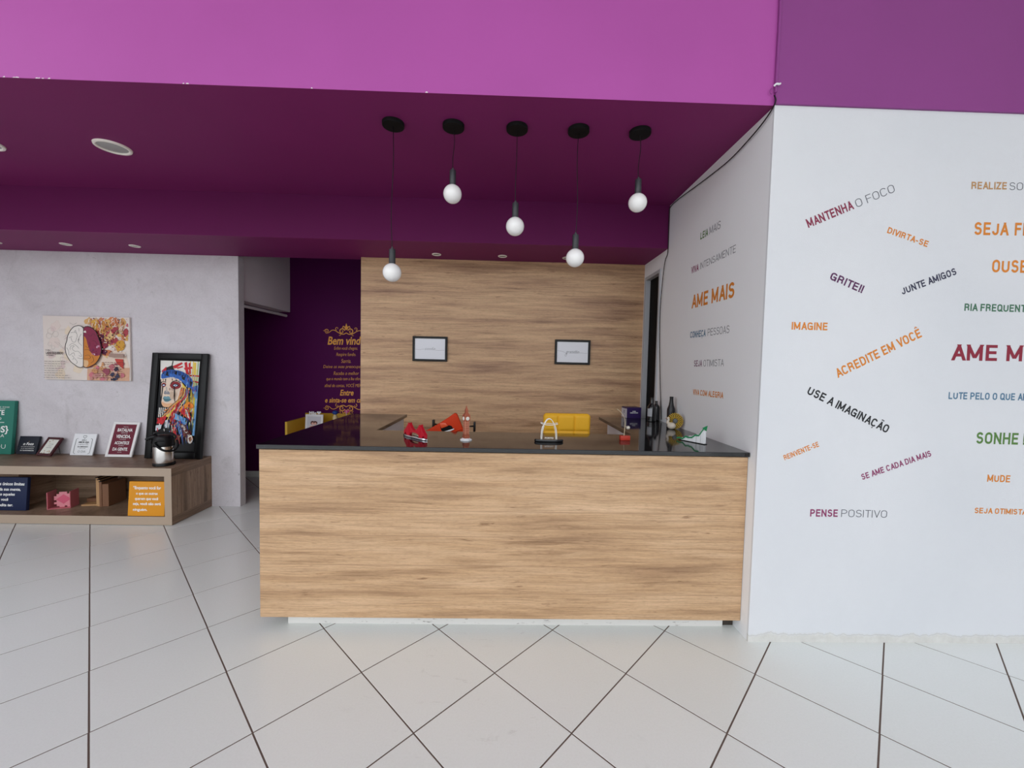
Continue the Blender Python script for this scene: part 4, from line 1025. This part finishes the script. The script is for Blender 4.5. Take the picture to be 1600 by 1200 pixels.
# wooden corner pieces
WD = [mat('pale_pine', '#b98f63', 0.6), mat('brown_pine', '#7a5238', 0.6)]
t = thing('wooden_bookend', 'brown wooden L-shaped stepped bookend in the middle of the niche', 'bookend', (-3.845, 3.93, .0805), (0, 0, 0.12))
for k, (xa, zt, za) in enumerate(((.0, .268, .0), (.022, .252, .0), (.044, .236, .0))):
    B((xa+.0005, -.065-.012*k, 0), (xa+.0215, .125-.012*k, zt)).build('upright_board', WD[0 if k < 2 else 1], t, local=True, bevel=.001, segs=1)
B((-.135, -.055, 0.0), (.0, .10, .012)).build('base_board', WD[0], t, local=True, bevel=.001, segs=1)
B((-.155, .03, 0.0125), (.0, .11, .045)).build('base_board', WD[1], t, local=True, bevel=.001, segs=1)
m_ = MB()
for k, (xa, zt) in enumerate(((.0, .268), (.022, .252), (.044, .236))): m_.box((xa-.002, -.068-.012*k, zt+.0003), (xa+.024, .128-.012*k, zt+.007))
m_.build('dark_cap', col_mat('#2e211b'), t, local=True)
B((.066, -.085, 0), (.12, .12, .215)).build('end_block', WD[1], t, local=True, bevel=.001, segs=1)

# ================================================================== WOOD WALL FRAMES
def wall_frame(x0, x1, z0, z1, label, kind):
    cx = (x0+x1)/2
    t = thing('picture_frame', label, 'picture frame', (cx, 4.0285, z0), group='black framed prints on the wood wall')
    w = (x1-x0)/2; h = z1-z0; q = .021
    m_ = MB()
    for a, b in (((-w, -.02, 0), (-w+q, 0, h)), ((w-q, -.02, 0), (w, 0, h)), ((-w+q, -.02, 0), (w-q, 0, q)), ((-w+q, -.02, h-q), (w-q, 0, h))): m_.box(a, b)
    m_.build('frame', mat('black_frame', '#0b0b0d', 0.35, spec=0.25), t, local=True, bevel=.001, segs=1)
    B((-w+q, -.010, q), (w-q, -.004, h-q)).build('print', mat('glossy_white_print', '#e6e7ee', 0.12), t, local=True)
    m_ = MB(); c = h*.47
    if kind == 'gratidão':
        letters(m_, 'gratidão', 0.0, c-.004, .030, .135, 0, -.0104, .35, True)
        ribbon(m_, smooth([(-w+q+.004, c+.022), (-.10, c+.012), (-.07, c+.0)], 4), .0016, -.0104)
        ribbon(m_, smooth([(.068, c-.002), (.09, c+.002), (.12, c-.002), (w-q-.006, c)], 4), .0016, -.0104)
        ribbon(m_, smooth([(-.062, c), (-.055, c-.022), (-.068, c-.034), (-.074, c-.022), (-.06, c-.008)], 4), .002, -.0104)
    else:
        letters(m_, 'confia', 0.0, c-.004, .028, .10, -1, -.0104, .35, True)
        ribbon(m_, smooth([(-w+q+.004, c+.002), (-.10, c-.002), (-.06, c+.004)], 4), .0014, -.0104)
        ribbon(m_, smooth([(.05, c-.002), (.08, c-.006), (w-q-.006, c-.002)], 4), .0014, -.0104)
    m_.build('script_lettering', INKM['grey'], t, local=True)
wall_frame(-.897, -.556, 1.523, 1.768, 'black framed white print with faint line lettering, between the leftmost bulb and the orange chair', 'x')
wall_frame(.509, .862, 1.522, 1.767, 'black framed white print reading "gratidão" in thin script above the yellow chair', 'gratidão')

# ================================================================== CHAIRS BEHIND THE COUNTER
def pad(mb, w, h, t, seams_x=(), seams_z=(), nx=30, nz=20, M=None, corner=0.06, mi=0, bow=0.0):
    """upholstered slab in x/z, thickness along y, rounded corners and stitched seams"""
    def prof(i, n): return -1 + 2*i/n
    front = []; back = []
    for j in range(nz+1):
        for i in range(nx+1):
            u, v = prof(i, nx), prof(j, nz)
            # squircle mapping keeps the grid regular but rounds the corners
            k = corner/min(w, h)*2
            du = max(0, abs(u)-(1-k*h/max(w, h))); dv = max(0, abs(v)-(1-k))
            x = u*w/2; z = v*h/2
            cu_, cv_ = w/2-corner, h/2-corner
            if abs(x) > cu_ and abs(z) > cv_:
                ax, az = (abs(x)-cu_)/corner, (abs(z)-cv_)/corner
                m_x = max(ax, az); L = math.hypot(ax, az)
                s_ = m_x/L if L > 0 else 1
                x = math.copysign(cu_ + ax*s_*corner, x); z = math.copysign(cv_ + az*s_*corner, z)
            e = min(1-abs(u), (1-abs(v))*h/w*1.0)
            th = t/2*(0.35+0.65*min(1, (max(e, 0)/0.10))**0.5) if e < 0.10 else t/2
            for sx_ in seams_x: th *= 1-0.30*math.exp(-((x-sx_)/0.007)**2)
            for sz_ in seams_z: th *= 1-0.34*math.exp(-((z-sz_)/0.008)**2)
            yb = bow*(x/(w/2))**2
            front.append(Vector((x, -th+yb, z))); back.append(Vector((x, th+yb, z)))
    W = nx+1; fs = []
    N = len(front)
    for j in range(nz):
        for i in range(nx):
            a = j*W+i; fs.append((a, a+1, a+W+1, a+W)); fs.append((a+N, a+W+N, a+W+1+N, a+1+N))
    edge = [i for i in range(nx+1)] + [j*W+nx for j in range(1, nz+1)] + [nz*W+i for i in range(nx-1, -1, -1)] + [j*W for j in range(nz-1, 0, -1)]
    for i in range(len(edge)):
        a, b = edge[i], edge[(i+1) % len(edge)]; fs.append((a, a+N, b+N, b))
    vs = front + back
    if M: vs = [M @ v for v in vs]
    return mb.add(vs, fs, mi)
def swivel_base(t, seat_z):
    MB().lathe([(.028, .09), (.028, .30), (.018, .30), (.018, seat_z-.06), (.06, seat_z-.05), (.06, seat_z-.04)], n=20).build('gas_column', CHROME, t, local=True, smooth=True)
    for k in range(5):
        a = 2*PI*k/5+.3
        leg = MB(); c, s_ = math.cos(a), math.sin(a)
        leg.tube([(.02*c, .02*s_, .115), (.15*c, .15*s_, .10), (.29*c, .29*s_, .075)], [.024, .02, .014], 10)
        l_ = leg.build('base_arm', CHROME, t, local=True, smooth=True)
        cs = MB()
        M = Matrix.Translation((.29*c, .29*s_, .030)) @ Matrix.Rotation(a, 4, 'Z') @ Matrix.Rotation(PI/2, 4, 'X')
        cs.lathe([(.02, -.026), (.03, -.022), (.03, -.006), (.012, -.005), (.012, .005), (.03, .006), (.03, .022), (.02, .026)], (0, 0, 0), 18, 0, M)
        cs.tube([(.29*c, .29*s_, .030), (.29*c, .29*s_, .075)], .007, 8)
        cs.build('caster', BLACK, l_, local=True, smooth=True)
yc = thing('office_chair', 'yellow padded office chair behind the counter, its back showing', 'chair', (0.505, 3.20, 0), (0, 0, 0))
swivel_base(yc, .47)
m_ = MB(); pad(m_, .42, .42, .09, (-.07, .07), (), M=Matrix.Translation((0, .12, .47)) @ Matrix.Rotation(-PI/2, 4, 'X'), corner=.05); m_.build('seat', YELL, yc, local=True, smooth=True)
m_ = MB(); pad(m_, .368, .56, .062, (-.070, .060), (.142,), nx=48, nz=50, M=Matrix.Translation((0, -.055, .855)) @ Matrix.Rotation(0.04, 4, 'X'), corner=.028); m_.build('backrest', YELL, yc, local=True, smooth=True)
m_ = MB(); m_.tube([(0, .12, .43), (0, -.03, .44), (0, -.085, .52), (0, -.085, .72)], .014, 10); m_.build('back_bracket', CHROME, yc, local=True, smooth=True)

oc = thing('office_chair', 'orange office chair behind the counter with tilted angular back and black armrests', 'chair', (-0.40, 3.16, 0), (0, 0, 0))
swivel_base(oc, .47)
m_ = MB(); pad(m_, .46, .44, .09, (), (), M=Matrix.Translation((0, .10, .47)) @ Matrix.Rotation(-PI/2, 4, 'X'), corner=.05); m_.build('seat', ORNG, oc, local=True, smooth=True)
def PX(p): return [(x+.40, z) for x, z in p]
outer = PX([(-.66, .945), (-.596, .979), (-.54, 1.010), (-.47, 1.052), (-.40, 1.100), (-.37, 1.123), (-.355, 1.126), (-.343, 1.112), (-.325, 1.068), (-.305, 1.020), (-.290, .985), (-.287, .95), (-.32, .86), (-.40, .80), (-.50, .80), (-.60, .86)])
m_ = MB(); m_.prism(outer, -.075, -.040); m_.build('backrest', ORNG, oc, local=True, bevel=.010, segs=3)
m_ = MB(); m_.tube([(x, -.078, z) for x, z in PX([(-.40, .962), (-.36, .985), (-.315, 1.004), (-.298, 1.003)])], .0055, 8); m_.build('stitched_fold', ORNG, oc, local=True, smooth=True)
m_ = MB(); m_.prism(PX([(-.470, 1.015), (-.44, 1.025), (-.40, 1.032), (-.385, 1.026), (-.372, 1.005), (-.375, .998), (-.45, .980), (-.462, .988)]), -.0775, -.0745); m_.build('dark_slot', BLACKM, oc, local=True)
m_ = MB(); m_.prism(PX([(-.475, 1.048), (-.430, 1.052), (-.412, 1.028), (-.462, 1.008)]), -.088, -.074); m_.build('tab', mat('bright_orange', '#e85a30', 0.35), oc, local=True, bevel=.003)
m_ = MB(); m_.tube([(x, -.082, z) for x, z in PX([(-.458, .978), (-.42, .985), (-.385, .997), (-.366, 1.006)])], [.004, .006, .006, .004], 8); m_.build('white_strip', PURE, oc, local=True, smooth=True)
for (x, z0, z1, xi) in ((-.537, .93, 1.062, -.50), (-.216, .93, 1.052, -.285)):
    m_ = MB(); m_.box((x-.008+.40, -.02, z1-.078), (x+.008+.40, .03, z1)); a_ = m_.build('armrest', BLACK, oc, local=True, bevel=.004)
    m_ = MB(); m_.tube([(x+.40, .04, z1-.04), (xi+.40, .04, z1-.045), (xi+.40, .08, .70), (xi+.40, .10, .50)], .008, 8); m_.build('armrest_bracket', BLACK, oc, local=True, smooth=True)
m_ = MB(); m_.tube([(0, .10, .43), (0, -.02, .44), (-.02, -.035, .60), (-.04, -.036, .88)], .014, 10); m_.build('back_bracket', BLACK, oc, local=True, smooth=True)

# ================================================================== ORNAMENTS ON THE COUNTER
CT = 1.0443
# bridge model
t = thing('bridge_figurine', 'red suspension bridge souvenir on a silver oval base', 'figurine', (-.53, 2.470, CT), (0, 0, -0.79))
MB().lathe([(.97, 0), (1.0, .003), (1.0, .008), (.95, .012)], n=40, sx=.130, sy=.026).build('base', CHROME, t, local=True, smooth=True)
MB().box((-.118, -.010, .012), (.118, .010, .0125)).build('water_strip', BLACK, t, local=True)
def bridge_side():
    p = [(-.118, .012)]
    return p
m_ = MB()
up_ = [(-.115, .034), (-.10, .045), (-.085, .062), (-.072, .076), (-.060, .086), (-.048, .078), (-.03, .058), (0, .044), (.03, .058), (.048, .078), (.060, .086), (.072, .076), (.085, .062), (.10, .045), (.115, .034)]
lo_ = [(.115, .013), (.108, .013), (.104, .024), (.094, .024), (.090, .013), (.068, .013), (.052, .013), (.046, .026), (.02, .033), (-.02, .033), (-.046, .026), (-.052, .013), (-.068, .013), (-.090, .013), (-.094, .024), (-.104, .024), (-.108, .013), (-.115, .013)]
m_.prism(up_ + lo_, -.009, .009); m_.build('deck_and_cables', RED, t, local=True)
for x in (-.060, .060):
    m_ = MB(); m_.box((x-.006, -.0115, .0125), (x+.006, -.0092, .088)); m_.box((x-.006, .0092, .0125), (x+.006, .0115, .088)); m_.build('tower', RED, t, local=True)
# clock tower
t = thing('clock_tower_figurine', 'copper coloured clock tower souvenir on a white base', 'figurine', (-.216, 2.428, CT), (0, 0, 0.55))
MB().lathe([(.034*1.1, 0), (.034*1.1, .004), (.027, .009), (.024, .012)], n=8).build('base', PURE, t, local=True)
m_ = MB()
m_.box((-.0165, -.0165, .012), (.0165, .0165, .034)); m_.box((-.0135, -.0135, .034), (.0135, .0135, .118)); m_.box((-.018, -.018, .118), (.018, .018, .146))
m_.build('shaft', COPPER, t, local=True, bevel=.001, segs=1)
m_ = MB()
for s in (-1, 1):
    for x in (-.011, 0, .011):
        m_.box((x-.0012, s*.0138-.0008, .036), (x+.0012, s*.0138+.0008, .117)); m_.box((s*.0138-.0008, x-.0012, .036), (s*.0138+.0008, x+.0012, .117))
    for z in (.050, .064, .078, .092, .106):
        m_.box((-.013, s*.0138-.0006, z), (.013, s*.0138+.0006, z+.002)); m_.box((s*.0138-.0006, -.013, z), (s*.0138+.0006, .013, z+.002))
m_.build('tracery', mat('pale_copper', '#d99a80', 0.4, 0.3), t, local=True)
m_ = MB(); m_.lathe([(.0255, .146), (.0225, .150), (.012, .166), (.0105, .167), (.0105, .178), (.013, .179), (.006, .194), (.001, .210)], n=4, M=Matrix.Rotation(PI/4, 4, 'Z')); m_.build('spire', COPPER, t, local=True)
for R in (0, PI/2, PI, -PI/2):
    M = Matrix.Rotation(R, 4, 'Z') @ Matrix.Translation((0, -.0182, .132)) @ Matrix.Rotation(PI/2, 4, 'X')
    MB().lathe([(.0115, 0), (.0115, .0012), (.0095, .002)], n=20, M=M).build('clock_face', col_mat('#e9e4da'), t, local=True)
for s in (-1, 1):
    for u in (-1, 1):
        MB().lathe([(.0022, .146), (.0022, .152), (.0005, .160)], (s*.0155, u*.0155, 0), 8).build('pinnacle', COPPER, t, local=True)
# arch souvenir
SIL = mat('satin_silver', '#f1ede6', 0.3, 0.15)
t = thing('arch_figurine', 'white wire arch souvenir on a black oval base in front of the yellow chair', 'figurine', (.285, 2.425, CT), (0, 0, 0.0))
MB().lathe([(.96, 0), (1.0, .004), (1.0, .011), (.94, .016)], n=40, sx=.088, sy=.030).build('base', mat('gloss_black', '#0c0c0e', 0.15), t, local=True, smooth=True)
for yy, off in ((-.010, .0), (.012, .003)):
    P_ = [(-.047, yy, .014), (-.046, yy, .05), (-.040, yy, .085), (-.030, yy, .105), (-.016, yy, .130), (0, yy, .139), (.016, yy, .130), (.030, yy, .105), (.040, yy, .085), (.046, yy, .05), (.047, yy, .014)]
    MB().tube(spline([(x*(1+off*2), y_, z) for x, y_, z in P_], 4), .0022, 8).build('arch_wire', SIL, t, local=True, smooth=True)
    MB().tube(spline([(-.040*1.0-.002, yy*.5, .014), (-.038, yy*.5, .06), (-.030, yy*.5, .095)], 4), .0016, 6).build('arch_wire', SIL, t, local=True, smooth=True)
    MB().tube(spline([(.040*1.0+.002, yy*.5, .014), (.038, yy*.5, .06), (.030, yy*.5, .095)], 4), .0016, 6).build('arch_wire', SIL, t, local=True, smooth=True)
MB().tube(spline([(-.052, -.012, .112), (-.02, -.013, .103), (.02, -.013, .103), (.052, -.012, .110)], 4), .0022, 8).build('cross_wire', SIL, t, local=True, smooth=True)
MB().tube(spline([(-.052, .012, .114), (-.02, .010, .109), (.02, .010, .109), (.052, .012, .113)], 4), .0020, 8).build('cross_wire', SIL, t, local=True, smooth=True)
m_ = MB(); letters(m_, 'PORTO', 0, .020, .009, .052, 1, -.017, 0, True); m_.build('letters', SIL, t, local=True)
# red block pendulum
t = thing('pendulum_ornament', 'small red block holding a bent stick with a pearl ball', 'ornament', (.778, 2.525, CT), (0, 0, 0.06))
B((-.031, -.014, 0), (.031, .014, .028)).build('block', mat('red_painted_wood', '#b8321f', 0.5), t, local=True, bevel=.0012)
MB().tube(spline([(-.005, 0, .027), (-.002, 0, .07), (-.001, 0, .12), (-.012, 0, .150), (-.032, .0, .178), (-.055, 0, .197)], 5), [.0022]*10+[.0016]*16, 6).build('stick', col_mat('#c9b79a'), t, local=True, smooth=True)
m_ = MB(); m_.ellip((.020, 0, .078), (.0125, .0125, .0125)); m_.build('ball', mat('pearl', '#cfc9bd', 0.15, 0.3), t, local=True, smooth=True)
MB().tube([(-.001, 0, .088), (.012, 0, .084)], .001, 6).build('thread', col_mat('#c9b79a'), t, local=True)
# bar chart with green arrow
t = thing('chart_figurine', 'white bar chart ornament with a rising green arrow', 'ornament', (1.197, 2.495, CT), (0, 0, -1.06))
B((-.093, -.012, 0), (.093, .012, .0035)).build('base', BLACK, t, local=True)
bars = [(-.060, .018), (-.034, .026), (-.008, .036), (.018, .044), (.046, .056), (.074, .086)]
for x, h in bars: B((x-.0125, -.009, .0036), (x+.0125, .009, h)).build('bar', PURE, t, local=True, bevel=.0008, segs=1)
gp = [(-.105, .010), (-.085, .016), (-.062, .012), (-.040, .030), (-.022, .026), (.004, .030), (.026, .048), (.052, .050), (.082, .096), (.094, .108)]
MB().prism([(x, z+.0045) for x, z in gp] + [(x, z-.0045) for x, z in reversed(gp)], -.0135, -.0095).build('arrow_line', mat('green_enamel', '#1f8a55', 0.4), t, local=True)
MB().prism([(.074, .100), (.106, .118), (.100, .084)], -.0138, -.0092).build('arrow_head', mat('green_enamel', '#1f8a55', 0.4), t, local=True)
# bottles
GLB = mat('black_glass', '#0d0d10', 0.18, coat=0.4)
t = thing('bottle', 'tall matt black long neck bottle beside the peacock figurine', 'bottle', (1.338, 3.165, CT))
MB().lathe([(.026, 0), (.030, .004), (.031, .13), (.029, .142), (.020, .165), (.0155, .19), (.0135, .225), (.0145, .228), (.0145, .236), (.006, .237)], n=32).build('body', mat('matt_black_glass', '#17171b', 0.4), t, local=True, smooth=True)
m_ = MB()
for i in range(9):
    a0 = PI*1.12+i*.10; r = .0315; m_.add([(r*math.cos(a0), r*math.sin(a0), .028), (r*math.cos(a0+.1), r*math.sin(a0+.1), .028), (r*math.cos(a0+.1), r*math.sin(a0+.1), .048), (r*math.cos(a0), r*math.sin(a0), .048)], [(0, 1, 2, 3)])
m_.build('label', mat('grey_label', '#7d8694', 0.5), t, local=True, smooth=True)
t = thing('bottle', 'dark glass bottle with pale label near the side door', 'bottle', (1.285, 3.44, CT))
MB().lathe([(.032, 0), (.036, .004), (.037, .11), (.033, .130), (.018, .150), (.013, .165), (.013, .195), (.015, .197), (.015, .205), (.004, .206)], n=32).build('body', GLB, t, local=True, smooth=True)
m_ = MB()
for i in range(12):
    a0 = PI*1.05+i*.10; r = .0375; m_.add([(r*math.cos(a0), r*math.sin(a0), .045), (r*math.cos(a0+.1), r*math.sin(a0+.1), .045), (r*math.cos(a0+.1), r*math.sin(a0+.1), .112), (r*math.cos(a0), r*math.sin(a0), .112)], [(0, 1, 2, 3)])
m_.build('label', mat('pale_label', '#a9abb0', 0.5), t, local=True, smooth=True)
t = thing('bottle', 'shorter dark bottle hidden behind the labelled bottle by the door', 'bottle', (1.347, 3.50, CT))
MB().lathe([(.026, 0), (.030, .004), (.030, .11), (.026, .128), (.012, .145), (.010, .162), (.012, .164), (.012, .172), (.003, .173)], n=28).build('body', GLB, t, local=True, smooth=True)
# peacock / turkey figurine with beaded fan tail
t = thing('turkey_figurine', 'white bird figurine with a golden beaded fan tail', 'figurine', (1.297, 3.02, CT), (0, 0, -0.55))
m_ = MB(); m_.ellip((-.010, -.012, .026), (.032, .026, .026)); m_.tube(spline([(-.026, -.018, .034), (-.036, -.022, .055), (-.030, -.022, .072), (-.034, -.024, .080)], 5), [.013]*5+[.009]*5+[.008]*5+[.009], 12)
m_.ellip((-.034, -.024, .083), (.010, .008, .009)); m_.build('body', mat('ivory_ceramic', '#d8cdbd', 0.35), t, local=True, smooth=True)
MB().lathe([(.004, 0), (.0005, .010)], (0, 0, 0), 8, 0, Matrix.Translation((-.043, -.027, .083)) @ Matrix.Rotation(-PI/2-.3, 4, 'Y')).build('beak', col_mat('#b5722c'), t, local=True)
m_ = MB(); fan = [(0.012+.052*math.cos(a), .062+.056*math.sin(a)) for a in [2*PI*i/28 for i in range(28)]]
m_.prism(fan, .012, .018); m_.build('fan_tail', mat('fan_brown', '#5a4a1c', 0.5), t, local=True)
gold = mat('gold_beads', '#c9a42a', 0.35, 0.5)
m_ = MB()
for rr_, n_, o_ in ((.054, 26, 0), (.046, 22, .1), (.038, 18, 0), (.030, 15, .1), (.023, 11, 0)):
    for i in range(n_):
        a = 2*PI*i/n_+o_; m_.ellip((.012+rr_*math.cos(a), .011, .062+rr_*1.06*math.sin(a)), (.0046, .004, .0046), 8, 5)
o = m_.build('beads', gold, t, local=True, smooth=True); o['kind'] = 'stuff'
m_ = MB(); m_.ellip((.012, .010, .060), (.017, .004, .019)); m_.build('fan_centre', mat('fan_grey', '#565a5c', 0.4), t, local=True, smooth=True)
# purple box
t = thing('gift_box', 'small purple box with white side and tiny white lettering', 'box', (1.19, 3.655, CT), (0, 0, 0.0))
t.rotation_euler = (0, 0, 0.10)
B((-.066, -.03, 0), (.070, .09, .098)).build('carton', mat('violet_card', '#2c1650', 0.4), t, local=True, bevel=.001, segs=1)
B((-.0675, -.030, 0.002), (-.0661, .09, .086)).build('side_label', mat('white_card', '#c9c7cf', 0.5), t, local=True)
lettered(t, [('PÓS', 0.002, .058, .009, .03), ('GRADUAÇÃO', 0.002, .045, .009, .075)], WHT, -.0312)
for zz, ss in ((.06, 'VEM'), (.046, 'SER')):
    lx = lettered(t, [(ss, 0, 0, .008, .03)], col_mat('#3a3844'), 0.0); lx.rotation_euler = (0, 0, -PI/2); lx.location = (-.0681, .03, zz)

# ================================================================== YELLOW SHELF BEHIND THE COUNTER
YP = mat('yellow_board', '#c79a18', 0.45)
t = thing('yellow_cabinet', 'low yellow open cabinet against the corridor wall with a photo frame on it', 'cabinet', (-2.05, 4.95, 0))
B((-2.53, 4.74, 0.02), (-2.505, 5.19, .785)).build('side_board', mat('yellow_edge', '#e9bd45', 0.45), t, bevel=.001, segs=1)
B((-1.55, 4.74, 0.02), (-1.525, 5.19, .785)).build('side_board', YP, t)
B((-2.504, 5.17, 0.02), (-1.551, 5.19, .84)).build('back_board', YP, t)
for z in (0.02, .34, .60): B((-2.504, 4.745, z), (-1.551, 5.169, z+.022)).build('shelf_board', YP, t)
t = thing('photo_frame', 'white "Mãe" photo frame with a heart on the yellow cabinet', 'picture frame', (-2.275, 4.90, .6240), (-0.10, 0, 0))
w, h, q = .105, .232, .024
m_ = MB()
for a, b in (((-w, 0, 0), (-w+q, .014, h)), ((w-q, 0, 0), (w, .014, h)), ((-w+q, 0, 0), (w-q, .014, q)), ((-w+q, 0, h-q), (w-q, .014, h))): m_.box(a, b)
m_.build('frame', col_mat('#e4e2e6'), t, local=True, bevel=.002)
B((-w+q, .005, q), (w-q, .010, h-q)).build('photo', col_mat('#c9c6cf'), t, local=True)
m_ = MB(); rr = random.Random(2)
for k in range(2): m_.flat(blob(-.02+k*.035, .13, .024, rr, 12, .12), .0046-.0001*k)
m_.build('portrait_heads', col_mat('#5a2f2c'), t, local=True)
m_ = MB()
for k in range(2): m_.flat(blob(-.018+k*.032, .120, .015, rr, 12, .1), .0042-.0001*k)
m_.flat([(-.06, .03), (-.05, .09), (-.01, .10), (.04, .09), (.055, .03)], .0044); m_.build('portrait_faces', col_mat('#dba79a'), t, local=True)
m_ = MB(); vs, fs = text_mesh('Mãe', 1, .085, .036)
m_.add([(a-.065, .006, b+h) for a, b in vs], fs); m_.build('letters', col_mat('#e4e2e6'), t, local=True)
hp = [(.052+0.0016*16*math.sin(u)**3, h+.022 + .0013*(13*math.cos(u)-5*math.cos(2*u)-2*math.cos(3*u)-math.cos(4*u))) for u in [2*PI*i/24 for i in range(24)]]
MB().prism(hp, .003, .010).build('heart', col_mat('#e4e2e6'), t, local=True)
t = thing('toy_figurine', 'tiny blue and cream ornament peeping over the counter top', 'figurine', (-2.04, 4.96, .6225))
m_ = MB(); m_.lathe([(.03, 0), (.035, .01), (.028, .14), (.03, .20), (.012, .235)], n=16); m_.build('body', col_mat('#c9b48a'), t, local=True, smooth=True)
m_ = MB(); m_.ellip((0, 0, .255), (.034, .034, .026)); m_.build('cap', col_mat('#24408a'), t, local=True, smooth=True)
t = thing('paper_flag', 'tiny pink ornament peeping over the counter top', 'ornament', (-1.92, 5.0, .6225))
MB().tube([(0, 0, 0), (0, 0, .28)], .004, 8).build('stick', col_mat('#c9c4be'), t, local=True)
MB().prism([(-.03, .28), (.05, .288), (.0, .235)], -.003, .003).build('flag', col_mat('#b8407a'), t, local=True)
